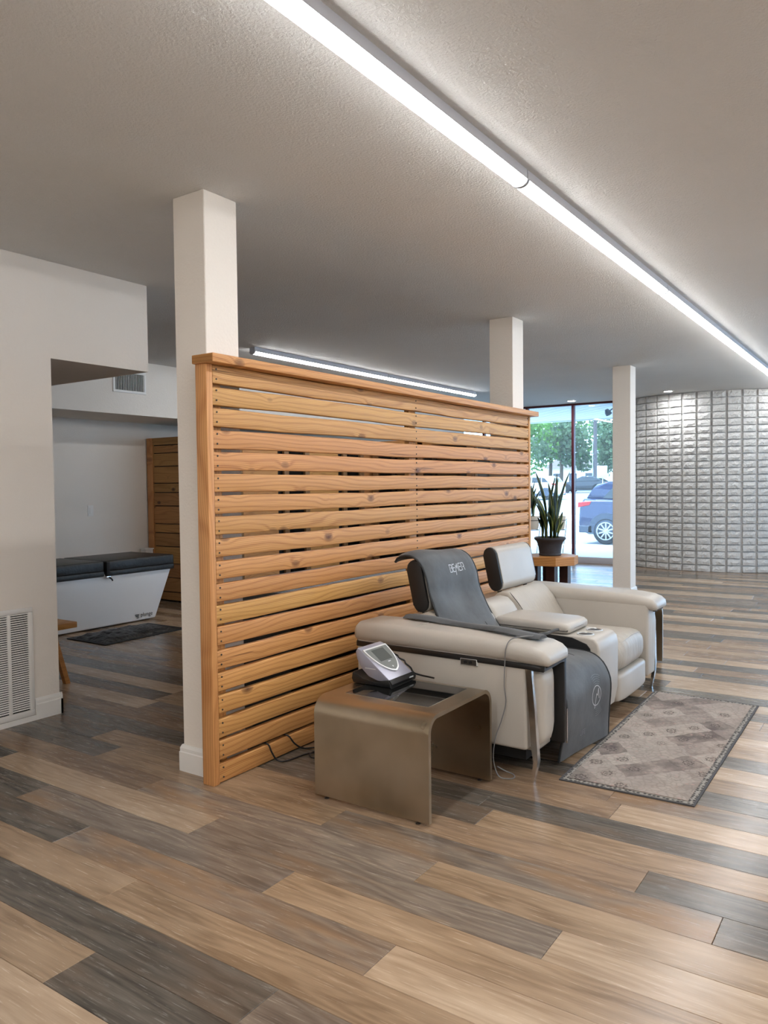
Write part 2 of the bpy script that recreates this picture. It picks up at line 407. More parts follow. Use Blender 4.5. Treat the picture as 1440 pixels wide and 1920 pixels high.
def struct(o, label=None):
    o['kind'] = 'structure'
    if label: o['label'] = label
    return o
def copy_tree(o, parent=None):
    c = o.copy(); COL.objects.link(c); c.parent = parent
    for ch in list(o.children): copy_tree(ch, c)
    return c
def text_mesh(s, size, name='t'):
    cu = bpy.data.curves.new('txt', 'FONT'); cu.body = s; cu.size = size; cu.align_x = 'LEFT'
    to = bpy.data.objects.new('txt', cu); COL.objects.link(to)
    bpy.context.view_layer.update()
    me = bpy.data.meshes.new_from_object(to.evaluated_get(bpy.context.evaluated_depsgraph_get()))
    bpy.data.objects.remove(to); bpy.data.curves.remove(cu); return me

# ================================================================== STRUCTURE
CEIL = 2.8
X_BACK, X_RIGHT, Y_FRONT, Y_FAR = -7.9, 3.6, -4.0, 13.15
# ---- floor of planks: rows of planks along x, one row every 0.1745 m
PW, PLEN, Y0 = 0.1745, 1.5165, 1.217
row_joint = {-1: -1.2, 0: -2.017, 1: -1.436, 2: -2.266, 3: -2.791, 4: -1.83, 5: -2.396, 6: -2.947, 7: -3.508, 8: -3.79,
             9: -1.459, 10: -3.05, 11: -1.016, 12: -2.6, 24: -1.36, 27: -1.29, 30: -1.48, 34: -1.33}
row_kind = {  # (row, plank index counted from the joint above): kind
 (-1, -1): 'P', (-1, 0): 'T', (0, -1): 'T', (0, 0): 'D', (0, 1): 'G', (1, -1): 'D', (1, 0): 'G', (1, 1): 'T', (2, -1): 'T', (2, 0): 'T', (2, 1): 'B',
 (3, -1): 'D', (3, 0): 'G', (3, 1): 'P', (3, 2): 'B', (4, -1): 'G', (4, -2): 'D', (4, 0): 'T', (4, 1): 'B', (5, -1): 'P', (5, -2): 'D', (5, 0): 'G', (5, 1): 'P',
 (6, -1): 'B', (6, 0): 'G', (6, 1): 'T', (6, 2): 'B', (7, -1): 'D', (7, 0): 'T', (7, 1): 'G', (7, 2): 'D', (8, -1): 'D', (8, 0): 'T', (8, 1): 'B', (8, 2): 'D',
 (9, -1): 'D', (9, 0): 'T', (9, -2): 'D', (10, 0): 'D', (10, 1): 'D', (10, 2): 'D', (10, -1): 'B', (11, -1): 'B', (11, 0): 'P', (12, 0): 'B', (12, 1): 'G', (12, 2): 'G', (24, -1): 'D', (24, 0): 'P', (27, -1): 'P', (27, 0): 'B', (30, -1): 'T', (30, 0): 'B', (34, -1): 'D', (34, 0): 'B'}
row_all = {13: 'D', 14: 'T', 15: 'P', 16: 'D', 17: 'T', 18: 'P', 19: 'B', 20: 'T', 21: 'D', 22: 'P', 23: 'D', 25: 'P', 26: 'D', 28: 'D', 29: 'P', 31: 'T', 32: 'B', 33: 'T', 35: 'D', 36: 'P', 37: 'T', 38: 'D', 39: 'T', 40: 'P', 41: 'D'}   # rows that keep one tone past the rug
floor = struct(box('floor', X_BACK, X_RIGHT, Y_FRONT, Y_FAR, -.06, -.005, 'gap'), 'wood plank floor of mixed tan, pale, grey and slate boards')
def vis_score(x0, x1, yc):
    best = 0
    for x in (x0, (x0+x1)/2, x1):
        d = Vector((x, yc, 0))-Vector((0, 0, CAM_H)); z = d.dot(c_fwd)
        if z < .2: continue
        u = d.dot(c_right)/z*CAM_F; v = d.dot(c_up)/z*CAM_F
        if abs(u) < 760 and abs(v) < 1000: best = max(best, 1/z**3)
    return best
def plank_me(l, wd):
    g, b = .0007, .0012; hx, hy = l/2-g, wd/2-g
    V = [(-hx,-hy,-.005),(hx,-hy,-.005),(hx,hy,-.005),(-hx,hy,-.005),(-hx,-hy,-b),(hx,-hy,-b),(hx,hy,-b),(-hx,hy,-b),
         (-hx+b,-hy+b,0),(hx-b,-hy+b,0),(hx-b,hy-b,0),(-hx+b,hy-b,0)]
    F = [(0,1,5,4),(1,2,6,5),(2,3,7,6),(3,0,4,7),(4,5,9,8),(5,6,10,9),(6,7,11,10),(7,4,8,11),(8,9,10,11)]
    return V, F
planks = []
rk = random.Random(21)
KINDS = 'TPDGBTDBPG'
r0 = int(math.floor((Y_FRONT-Y0)/PW)); r1 = int(math.ceil((Y_FAR-Y0)/PW))
for r in range(r0, r1):
    j = row_joint.get(r, -2.5+rk.random()*PLEN); ya, yb = max(Y0+r*PW, Y_FRONT), min(Y0+(r+1)*PW, Y_FAR)
    k0 = int(math.floor((X_BACK-j)/PLEN)); last = ''
    for k in range(k0, k0+10):
        xa, xb = max(j+k*PLEN, X_BACK), min(j+(k+1)*PLEN, X_RIGHT)
        if xb-xa < .02: continue
        kd = rk.choice(KINDS)
        if kd == last: kd = rk.choice(KINDS)
        if r in row_all and xb > -1.9: kd = row_all[r]
        kd = row_kind.get((r, k), kd); last = kd
        planks.append((vis_score(xa, xb, (ya+yb)/2), xa, xb, ya, yb, kd))
planks.sort(key=lambda p: -p[0])
shared = {}
rest = {'V': [], 'F': [], 'm': []}
for i, (sc_, xa, xb, ya, yb, kd) in enumerate(planks):
    if i < 300 and sc_ > 0:
        key = (round(xb-xa, 3), round(yb-ya, 3), kd)
        if key not in shared:
            V, F = plank_me(xb-xa, yb-ya); shared[key] = raw(V, F); shared[key].materials.append(M['pl_'+kd])
        o = bpy.data.objects.new('plank', shared[key]); COL.objects.link(o); o.parent = floor
        o.location = ((xa+xb)/2, (ya+yb)/2, 0)
    else:
        V, F = plank_me(xb-xa, yb-ya); n = len(rest['V'])
        rest['V'] += [(x+(xa+xb)/2, y+(ya+yb)/2, z) for x, y, z in V]; rest['F'] += [tuple(n+q for q in f) for f in F]
        rest['m'] += ['TPDGB'.index(kd)]*len(F)
me = bpy.data.meshes.new('far_planks'); me.from_pydata(rest['V'], [], rest['F'])
for k in 'TPDGB': me.materials.append(M['pl_'+k])
me.polygons.foreach_set('material_index', rest['m'])
fp = add('far_planks', me, None, floor); fp['kind'] = 'stuff'

struct(box('ceiling', X_BACK-.1, X_RIGHT+.1, Y_FRONT-.1, Y_FAR+.1, CEIL, CEIL+.1, 'ceiling'), 'textured off-white ceiling')
# ---- left wall with the dropped block over the opening
struct(box('wall_left', -4.50, -4.375, Y_FRONT, 2.805, 0, 2.207, 'wall'), 'off-white wall with a return air grille low down')
struct(box('wall_left_header', X_BACK, -4.375, Y_FRONT, 3.545, 2.207, CEIL, 'wall'), 'off-white dropped block above the opening')
struct(box('wall_back_soffit', X_BACK, -7.05, 3.545, Y_FAR, 2.207, CEIL, 'wall'), 'off-white dropped soffit carrying the ceiling vent')
struct(box('wall_back', X_BACK-.12, X_BACK, Y_FRONT, Y_FAR, 0, CEIL, 'wall'), 'off-white wall behind the plunge tub')
struct(box('wall_front', X_BACK, X_RIGHT, Y_FRONT-.12, Y_FRONT, 0, CEIL, 'wall'))
# right wall with storefront glazing out of frame
for nm, a in (('wall_right', (X_RIGHT, X_RIGHT+.12, Y_FRONT, 7.2, 0, CEIL)), ('wall_right_far', (X_RIGHT, X_RIGHT+.12, 11.5, Y_FAR, 0, CEIL)),
              ('wall_right_sill', (X_RIGHT, X_RIGHT+.12, 7.2, 11.5, 0, .15))):
    struct(box(nm, *a, 'wall'))
def base_prof(th=.015, h=.13):
    return [(0, 0), (th, 0), (th, h*.72), (th*.8, h*.76), (th*.8, h*.88), (th*.35, h), (0, h)]
def baseboard(name, x0, y0, x1, y1, nx, ny, parent=None):
    """strip from (x0,y0) to (x1,y1), facing (nx,ny); profile swept"""
    prof = base_prof(); V = []; F = []; n = len(prof)
    d = Vector((x1-x0, y1-y0, 0)).normalized()
    for (px, py) in ((x0, y0), (x1, y1)):
        for t_, z in prof: V.append((px+nx*t_, py+ny*t_, z))
    for i in range(n): F.append((i, (i+1) % n, n+(i+1) % n, n+i))
    F.append(tuple(range(n))); F.append(tuple(range(n, 2*n)))
    return add(name, raw(V, F), 'white', parent)
struct(baseboard('baseboard_left', -4.375, 2.64, -4.375, 2.82, 1, 0), 'white baseboard beside the grille')
bl = bpy.data.objects['baseboard_left']
add('base_strip', boxm(-4.375, -4.361, -2.0, 2.64, 0, .032), 'white', bl)
baseboard('base_end', -4.50, 2.805, -4.36, 2.805, 0, 1, bl)
baseboard('base_strip', -4.375, Y_FRONT, -4.375, -2.0, 1, 0, bl)

# ---- three square pillars along the partition line
PIL = [(2.56, 'square off-white pillar at the near end of the slatted wooden partition'),
       (5.98, 'square off-white pillar rising behind the far end of the partition'),
       (9.30, 'slender off-white pillar standing alone in front of the brick wall')]
for yp, lb in PIL:
    t = thing('pillar', (-2.8475, yp+.1075, 0), lb, 'pillar', 'square pillars')
    box('shaft', -2.955, -2.74, yp, yp+.215, 0, CEIL, 'wall', t, .004, 1)
    P4 = [(-2.955, yp, -2.74, yp, 0, -1), (-2.74, yp, -2.74, yp+.215, 1, 0), (-2.74, yp+.215, -2.955, yp+.215, 0, 1), (-2.955, yp+.215, -2.955, yp, -1, 0)]
    prof = base_prof(.016, .13); V = []; F = []; n = len(prof)
    for cx, cy, sx, sy in ((-2.955, yp, -1, -1), (-2.74, yp, 1, -1), (-2.74, yp+.215, 1, 1), (-2.955, yp+.215, -1, 1)):
        if yp < 3 and sx == 1: cx, sx = -2.745, 0
        for t_, z in prof: V.append((cx+sx*t_, cy+sy*t_, z))
    for c_ in range(4):
        for i in range(n-1): F.append((c_*n+i, c_*n+i+1, ((c_+1) % 4)*n+i+1, ((c_+1) % 4)*n+i))
    add('baseboard', raw(V, F), 'white', t)

# ---- curved brick wall: stack bond, rock-faced painted bricks
BC, BR = (-2.72, 14.41), 1.75
def arc(a, r): return (BC[0]+r*math.sin(a), BC[1]-r*math.cos(a))
A0, A1 = -.80, .80
rings = []
for z in (0, CEIL):
    pass
V = []; F = []; NA = 40
for k in range(NA+1):
    a = A0+(A1-A0)*k/NA
    for r_, z in ((BR-.030, 0), (BR-.030, CEIL), (BR-.25, CEIL), (BR-.25, 0)): V.append((*arc(a, r_), z))
for k in range(NA):
    for i in range(4): F.append((k*4+i, k*4+(i+1) % 4, (k+1)*4+(i+1) % 4, (k+1)*4+i))
F += [(0, 1, 2, 3), tuple(NA*4+i for i in range(4))]
bw = struct(add('wall_curved', raw(V, F), 'mortar'), 'curved white painted brick wall with stacked rock-faced bricks')
PITCH, BW_, BH_ = .1077, .180, .089
dA = .2155/BR
rb = random.Random(5)
def brick_me():
    nx, nz = 4, 2; V = []; F = []
    for j in range(nz+1):
        for i in range(nx+1):
            e = (i in (0, nx)) or (j in (0, nz))
            V.append((-BW_/2+BW_*i/nx+(0 if i in (0, nx) else rb.uniform(-.012, .012)), -(rb.uniform(.0, .005) if e else rb.uniform(.006, .018)), -BH_/2+BH_*j/nz+(rb.uniform(-.003, .003) if e else rb.uniform(-.010, .010))))
    for j in range(nz):
        for i in range(nx): a = j*(nx+1)+i; F.append((a, a+1, a+nx+2, a+nx+1))
    bnd = [i for i in range(nx+1)]+[(j+1)*(nx+1)+nx for j in range(nz)]+[nz*(nx+1)+i for i in range(nx-1, -1, -1)]+[j*(nx+1) for j in range(nz-1, 0, -1)]
    m = len(V)
    for i in bnd: V.append((V[i][0], .042, V[i][2]))
    for q in range(len(bnd)):
        r_ = (q+1) % len(bnd); F.append((bnd[q], m+q, m+r_, bnd[r_]))
    me = raw(V, F); me.materials.append(M['brick']); return me
bms = [brick_me() for _ in range(10)]
cols = [.19+dA*i for i in range(-7, 5)]
top_cut = None
for ci, a in enumerate(cols):
    for rr in range(25 if ci in (0, 11) else 26):
        z = .05+rr*PITCH
        o = bpy.data.objects.new('brick', rb.choice(bms)); COL.objects.link(o); o.parent = bw
        x, y = arc(a, BR); o.location = (x, y, z); o.rotation_euler = (0, 0, a)
        if z+BH_/2 > CEIL-.002: o.scale = (1, 1, (CEIL-.004-(z-BH_/2))/BH_); o.location.z = (CEIL-.004+z-BH_/2)/2
# ---- glazed storefront at the far end
def storefront(name, x0, x1, muls, label):
    yw = Y_FAR
    wn_ = struct(thing(name, ((x0+x1)/2, yw, 0), label, None))
    box('sill', x0, x1, yw-.06, yw+.08, 0, .106, 'alu', wn_, .004)
    box('head', x0, x1, yw-.03, yw+.05, CEIL-.035, CEIL, 'red_frame', wn_)
    xs = [x0]+muls+[x1]
    for x in muls+[x1, x0]: box('mullion', x-.022, x+.022, yw-.03, yw+.05, .106, CEIL-.035, 'red_frame', wn_)
    for a, b in zip(xs[:-1], xs[1:]): box('pane', a+.022, b-.022, yw+.004, yw+.010, .106, CEIL-.035, 'glass', wn_)
storefront('window_1', X_BACK, -3.90, [-6.62, -4.876-.87, -4.876], 'tall storefront glazing with thin maroon frames')
storefront('window_2', -1.46, X_RIGHT, [0.2, 1.9], 'storefront glazing right of the curved wall')
w3 = struct(thing('window_3', (X_RIGHT, 7.25, 0), 'storefront glazing along the right wall', None))
for y in (7.25, 9.4, 11.5): box('mullion', X_RIGHT+.01, X_RIGHT+.09, y-.022, y+.022, .15, CEIL, 'red_frame', w3)
for y in (7.25, 9.4): box('pane', X_RIGHT+.045, X_RIGHT+.051, y+.022, y+.022+2.1, .15, CEIL, 'glass', w3)

# ---- ceiling lights
TUBES = []
def tube_light(x, y0, y1, label, n=9):
    t = thing('tube_light', (x, (y0+y1)/2, CEIL), label, 'ceiling light', 'linear tube lights')
    g = .004
    prof = [(x-.034, CEIL), (x-.036, CEIL-.040), (x-.039, CEIL-.046), (x+.039, CEIL-.046), (x+.036, CEIL-.040), (x+.034, CEIL)]
    add('housing', extr(prof, 1, y0+g, y1-g), 'lamp_cap', t)
    d = [(x+.038*math.cos(a), CEIL-.046-.024*math.sin(a)) for a in [PI*k/n for k in range(n+1)]]
    add('diffuser', extr(d, 1, y0+.012, y1-.012), 'tube', t, 40)
    for ya, yb in ((y0+g, y0+.012), (y1-.012, y1-g)):
        dd = [(x+.040*math.cos(a), CEIL-.045-.028*math.sin(a)) for a in [PI*k/n for k in range(n+1)]]
        add('end_cap', extr(dd, 1, ya, yb), 'lamp_cap', t)
    return t
LN = 2.43
names = {0: 'nearest tube light of the long row overhead, cut by the top edge', 1: 'second tube light of the long row, after the first joint ring',
         2: 'third tube light of the long row, above the sofa and rug', 3: 'last visible tube light of the long row, running out at the right edge'}
for k in range(-2, 5):
    tube_light(-1.447, .82+LN*k, .82+LN*(k+1), names.get(k, 'tube light of the long row outside the picture, %s' % {-2: 'behind the camera', -1: 'right above the camera', 4: 'beyond the right edge'}[k] if k not in names else ''))
tube_light(-5.44, 5.69, 8.09, 'tube light behind the partition, the nearer half of the short row')
tube_light(-5.44, 8.09, 10.49, 'tube light behind the partition, the farther half of the short row')
for xx in (.75, 2.6):  # two unseen rows added as fill to brighten the room
    for y, nth in ((-3.6, 'first'), (-1.0, 'second'), (1.6, 'third'), (4.2, 'fourth'), (6.8, 'fifth')):
        tube_light(xx, y, y+LN, '%s added fill tube light from the camera side in the unseen %s row right of the picture' % (nth, 'nearer' if xx < 1 else 'farther'))
def downlight(x, y, label):
    t = thing('downlight', (x, y, CEIL), label, 'ceiling light', 'recessed downlights')
    lathe('trim_ring', [(.062, 0), (.085, 0), (.083, -.008), (.060, -.010), (.060, 0)], (x, y, CEIL), 'white', t)
    lathe('lens', [(0.001, -.004), (.059, -.004), (.059, -.001)], (x, y, CEIL), 'bulb', t)
downlight(-4.72, 12.65, 'round recessed downlight in front of the storefront glazing')
downlight(-3.05, 12.30, 'round recessed downlight just above the curved brick wall')

# ================================================================== SLATTED PARTITION
FX = -2.668                               # front plane of the slats
part = thing('slatted_partition', (-2.70, 4.33, 0), 'tall honey-coloured wooden partition of horizontal slats with a flat cap, behind the sofa', 'partition')
FY0, FY1 = 2.484, 6.145
box('post', -2.738, -2.664, FY0, FY0+.040, 0, 1.971, 'fir_z', part, .004)
box('post', -2.738, -2.664, FY1-.012, FY1+.022, 0, 1.971, 'fir_z', part, .004)
for yy in (FY0+.041, 4.28, FY1-.10): box('stud', -2.738, FX-.036, yy, yy+.085, 0, 1.971, 'fir_z', part, .003)
box('cap', -2.745, -2.605, FY0-.012, FY1+.065, 1.971, 2.012, 'fir', part, .004)
box('cap_end_grain', -2.742, -2.608, FY0-.0132, FY0-.011, 1.974, 2.009, 'end_grain', part)
slat_z = [(1.97,1.883),(1.871,1.786),(1.771,1.684),(1.669,1.582),(1.567,1.479),(1.461,1.375),(1.36,1.275),(1.26,1.175),(1.157,1.072),(1.052,.967),
          (.946,.861),(.844,.757),(.741,.653),(.631,.543),(.525,.438),(.415,.329),(.306,.218),(.2,.112),(.094,.006)]
sy0, sy1 = FY0+.043, FY1-.016
scr = lathem([(0, .003), (.0036, .003), (.0046, .0015), (.0046, -.001)], (0, 0, 0), 8)
rs = random.Random(3)
for zt, zb in slat_z:
    zc, h = (zt+zb)/2, (zt-zb)
    L_ = sy1-sy0; N = 14; w_ = .017
    # slightly wavy sawn board, sides eased
    ph = rs.uniform(0, 9); rings = []
    for k in range(N+1):
        y = -L_/2+L_*k/N; dz = .0022*math.sin(ph+k*.9)+.0015*math.sin(ph*2+k*2.1); dx = .0015*math.sin(ph+k*.6)
        o_ = rrect(.035, h, .005, 2); rings.append([(px+dx, y, pz+dz) for px, pz in o_])
    s = bpy.data.objects.new('slat', loft(rings)); COL.objects.link(s); s.data.materials.append(M['fir']); s.parent = part
    s.data.polygons.foreach_set('use_smooth', [True]*len(s.data.polygons)); s.data.set_sharp_from_angle(angle=math.radians(50))
    s.location = Vector((FX-.0175, (sy0+sy1)/2, zc))-part.location
    V = []; F = []
    for yy in (sy0+.022, 4.315, sy1-.02):
        for dz in (.024, -.022):
            n0 = len(V)
            for v in scr.vertices: V.append((.0175+v.co.z+.0012, yy-(sy0+sy1)/2+v.co.x, dz+v.co.y))
            for p in scr.polygons: F.append(tuple(n0+i for i in p.vertices))
    so_ = bpy.data.objects.new('screw_heads', raw(V, F)); COL.objects.link(so_); so_.data.materials.append(M['steel_dark']); so_.parent = s; so_['kind'] = 'stuff'

# ================================================================== SIDE TABLES
def side_table(x0, x1, y0, y1, H, label):
    t = thing('side_table', ((x0+x1)/2, (y0+y1)/2, 0), label, 'side table', 'brushed steel side tables')
    R, th, zb = .075, .018, .012
    def U(ins):
        r = R-ins; p = [(y0+ins, zb)]
        for k in range(9): a = PI-PI/2*k/8; p.append((y0+R+r*math.cos(a), H-R+r*math.sin(a)))
        for k in range(9): a = PI/2-PI/2*k/8; p.append((y1-R+r*math.cos(a), H-R+r*math.sin(a)))
        p.append((y1-ins, zb)); return p
    A, B = U(0), U(th); n = len(A); V = []; F = []
    # glass opening cut in the flat top between bend ends: three strips + frame
    for x in (x0, x1):
        V += [(x, p[0], p[1]) for p in A]+[(x, p[0], p[1]) for p in B]
    for i in range(n-1):
        F.append((i, i+1, n+i+1, n+i)); F.append((2*n+i, 2*n+i+1, 3*n+i+1, 3*n+i))
        F.append((n+i, n+i+1, 3*n+i+1, 3*n+i))
        F.append((i, i+1, 2*n+i+1, 2*n+i))
    F += [(0, n, 3*n, 2*n), (n-1, 2*n-1, 4*n-1, 3*n-1)]
    bm = bmesh.new(); vs = [bm.verts.new(v) for v in V]
    for f in F: bm.faces.new([vs[i] for i in f])
    add('shell', bm_me(bm), 'brushed', t, 30)
    box('inset_rim', x0+.078, x1-.078, y0+.132, y1-.092, H-.0005, H+.0012, 'chrome', t)
    box('glass_inset', x0+.08, x1-.08, y0+.134, y1-.094, H-.002, H+.0018, 'dark_glass', t)
    for px in (x0+.06, x1-.06):
        for py in (y0+.009, y1-.009): lathe('glide', [(0, 0), (.011, 0), (.011, .005), (.005, .007), (.005, .013)], (px, py, 0), 'steel_dark', t, 12)
    return t
side_table(-2.20, -1.60, 2.66, 3.235, .452, 'brushed steel waterfall side table with the control unit on its dark glass inset')
side_table(-2.155, -1.555, 5.555, 6.13, .452, 'brushed steel side table mostly hidden behind the far sofa arm')

# ================================================================== RUG
ra, rb2, rc, rd = (-1.345, 3.425), (-.742, 3.445), (-.746, 5.22), (-1.385, 5.245)
rug = thing('runner_rug', (-1.05, 4.33, 0), 'narrow distressed grey and blush patterned runner rug on the floor before the sofa', 'rug')
def quad_slab(name, q, z0, z1, mat, nx=1, ny=1):
    V = []; F = []
    for z in (z0, z1):
        for j in range(ny+1):
            for i in range(nx+1):
                u, v = i/nx, j/ny
                a = Vector(q[0]).lerp(Vector(q[1]), u); b = Vector(q[3]).lerp(Vector(q[2]), u); p = a.lerp(b, v)
                zz = z
                if z == z1 and nx > 1: zz += .0015*math.sin(9*v+3*u)+.001*math.sin(23*v)
                V.append((p.x, p.y, zz))
    n = (nx+1)*(ny+1)
    for j in range(ny):
        for i in range(nx):
            a = j*(nx+1)+i; F.append((n+a, n+a+1, n+a+nx+2, n+a+nx+1)); F.append((a, a+nx+1, a+nx+2, a+1))
    for i in range(nx): F.append((i, i+1, n+i+1, n+i)); b = ny*(nx+1)+i; F.append((b, n+b, n+b+1, b+1))
    for j in range(ny): a = j*(nx+1); F.append((a, n+a, n+a+nx+1, a+nx+1)); b = a+nx; F.append((b, b+nx+1, n+b+nx+1, n+b))
    return add(name, raw(V, F), mat, rug)
def inset(q, d):
    c = sum((Vector(p) for p in q), Vector((0, 0)))/4; out = []
    for p in q:
        p = Vector(p); out.append((p.x+math.copysign(d, c.x-p.x), p.y+math.copysign(d, c.y-p.y)))
    return out
Q = [ra, rb2, rc, rd]
quad_slab('binding', Q, .0005, .006, 'rug_edge')
quad_slab('border', inset(Q, .010), .006, .0068, 'rug_border')
quad_slab('field', inset(Q, .034), .0062, .0100, 'rug', 6, 20)

# ================================================================== SOFA
sofa = thing('recliner_sofa', (-1.93, 4.35, 0), 'two-seat pale grey leather recliner sofa with centre console', 'sofa')
def mir(y, far): return 8.70-y if far else y
def mbox(name, x0, x1, y0, y1, z0, z1, mat, far, parent=sofa, bev=0, seg=3, label=None):
    a, b = sorted((mir(y0, far), mir(y1, far))); return box(name, x0, x1, a, b, z0, z1, mat, parent, bev, seg, label)
for far in (False, True):
    arm = mbox('arm', -2.43, -1.455, 3.305, 3.40, .152, .60, 'leather', far, bev=.016)
    mbox('inner_panel', -2.30, -1.395 if far else -1.44, 3.40, 3.576, .12, .615, 'leather', far, arm, .02)
    # padded top, rounded nose rolling over the front
    rings = []
    for x, wd, zt, zb in ((-2.45, .16, .625, .585), (-2.445, .25, .655, .572), (-2.42, .285, .674, .568), (-2.2, .292, .678, .566), (-1.8, .292, .668, .564),
                          (-1.50, .292, .655, .560), (-1.42, .290, .645, .556), (-1.375, .282, .628, .556), (-1.352, .262, .608, .560), (-1.343, .22, .590, .566)):
        c = 3.432; h = zt-zb
        rings.append([(x, mir(c+px, far), (zt+zb)/2+pz) for px, pz in rrect(wd, h, min(h*.46, .045), 5)])
    add('arm_pad', loft(rings), 'leather', arm, 60)
    rings = []
    for x, wd, zt, zb in ((-2.442, .10, .574, .548), (-2.425, .150, .574, .544), (-1.48, .150, .566, .538), (-1.40, .150, .562, .534), (-1.372, .140, .562, .540), (-1.362, .10, .562, .55)):
        rings.append([(x, mir(3.372+px, far), (zt+zb)/2+pz) for px, pz in rrect(wd, zt-zb, .008, 3)])
    add('trim_band', loft(rings), 'black_trim', arm, 60)
    if not far:
        tube('seam', [(-2.092, 3.288, .60), (-2.088, 3.30, .645), (-2.082, 3.34, .672), (-2.075, 3.42, .6775), (-2.07, 3.5, .674)], .0022, 'leather', arm, 6)
    # front panel: plump leather cushion narrowing to the foot
    V = []; F = []; nu, nv = 8, 12
    for j in range(nv+1):
        v = j/nv; z = .150+.385*v; yl = 3.355-.030*v if v < 1 else 3.33; yr = 3.50+.042*min(1, v*4)
        for i in range(nu+1):
            u = i/nu; e = (1-abs(2*u-1)**4)*(1-abs(2*v-1)**8)
            V.append((-1.452+.058*e**.5 if e > 0 else -1.452, mir(yl+(yr-yl)*u, far), z))
    n = nu+1
    for j in range(nv):
        for i in range(nu): F.append((j*n+i, j*n+i+1, (j+1)*n+i+1, (j+1)*n+i))
    add('front_panel', raw(V, F), 'leather', arm, 180)
    add('nose_trim', extr([(mir(3.30, far), .535), (mir(3.30, far), .562), (mir(3.47 if far else 3.57, far), .562), (mir(3.48 if far else 3.585, far), .550), (mir(3.45 if far else 3.55, far), .535 if far else .530), (mir(3.43 if far else 3.53, far), .545), (mir(3.34, far), .538)], 0, -1.45, -1.372 if far else -1.364, .004, 1), 'black_trim', arm, 40)
    if not far: mbox('front_trim', -1.455, -1.366, 3.553, 3.585, .135, .55, 'black_trim', far, arm, .006)
    if not far: mbox('trim_edge', -1.368, -1.362, 3.578, 3.586, .13, .30, 'chrome', far, arm)
    # chrome blade running down the arm's front edge into the foot
    V = []
    for z, y, w_, x, d in ((.548, 3.298, .022, -1.428, .03), (.35, 3.306, .025, -1.415, .03), (.16, 3.318, .028, -1.408, .03), (.10, 3.326, .036, -1.410, .022), (.0, 3.328, .022, -1.432, .012)):
        V.append([(x, mir(y, far), z), (x-d, mir(y, far), z), (x-d, mir(y+w_, far), z), (x, mir(y+w_, far), z)])
    add('leg', loft(V), 'chrome', arm, 30, 'chrome blade leg')
    lathe('rear_leg', [(0, 0), (.014, 0), (.02, .15)], (-2.36, mir(3.36, far), 0), 'chrome', arm, 12)
    if not far:
        cp = box('control_panel', -1.800, -1.705, 3.296, 3.308, .520, .556, 'bezel', arm, .005, 3, 'small recline control plate')
        add('panel_inset', boxm(-1.795, -1.710, 3.2945, 3.298, .524, .552, .002), 'steel_dark', cp)
        for xx in (-1.768, -1.740): add('button', lathem([(0, 0), (.0, .004), (.008, .004), (.009, 0)], (0, 0, 0), 12), 'black_plastic', cp)
        bs = [c for c in cp.children if c.name.startswith('button')]
        for b_, xx in zip(bs, (-1.768, -1.742)):
            b_.data.transform(Matrix.Translation((0, 0, 0))); off = world_off(cp)
            b_.data.transform(Matrix.Translation(off)); b_.data.transform(Matrix.Rotation(PI/2, 4, 'X')); b_.data.transform(Matrix.Translation(Vector((xx, 3.2945, .538))-off))
base = box('base_frame', -2.40, -1.50, 3.40, 5.30, .075, .20, 'black', sofa)
def cushion(name, x0, x1, y0, y1, z0, z1, mat, parent, crown=.018, bulge=.012, r=.05, n=10, xf=None):
    """soft block: superellipse sections along y with a crowned top"""
    rings = []; ny = 14
    for k in range(ny+1):
        v = k/ny; y = y0+(y1-y0)*v; e = (1-abs(2*v-1)**5)
        ins = r*.55*(1-e)
        zt = z1-ins+crown*math.sin(PI*v)
        sec = rrect((x1-x0)-2*ins+2*bulge*e, zt-(z0+ins*.4), min(r, (zt-z0)*.45), 4)
        rings.append([((x0+x1)/2+px, y, (zt+z0+ins*.4)/2+pz) for px, pz in sec])
    me = loft(rings); return add(name, me, mat, parent, 180)
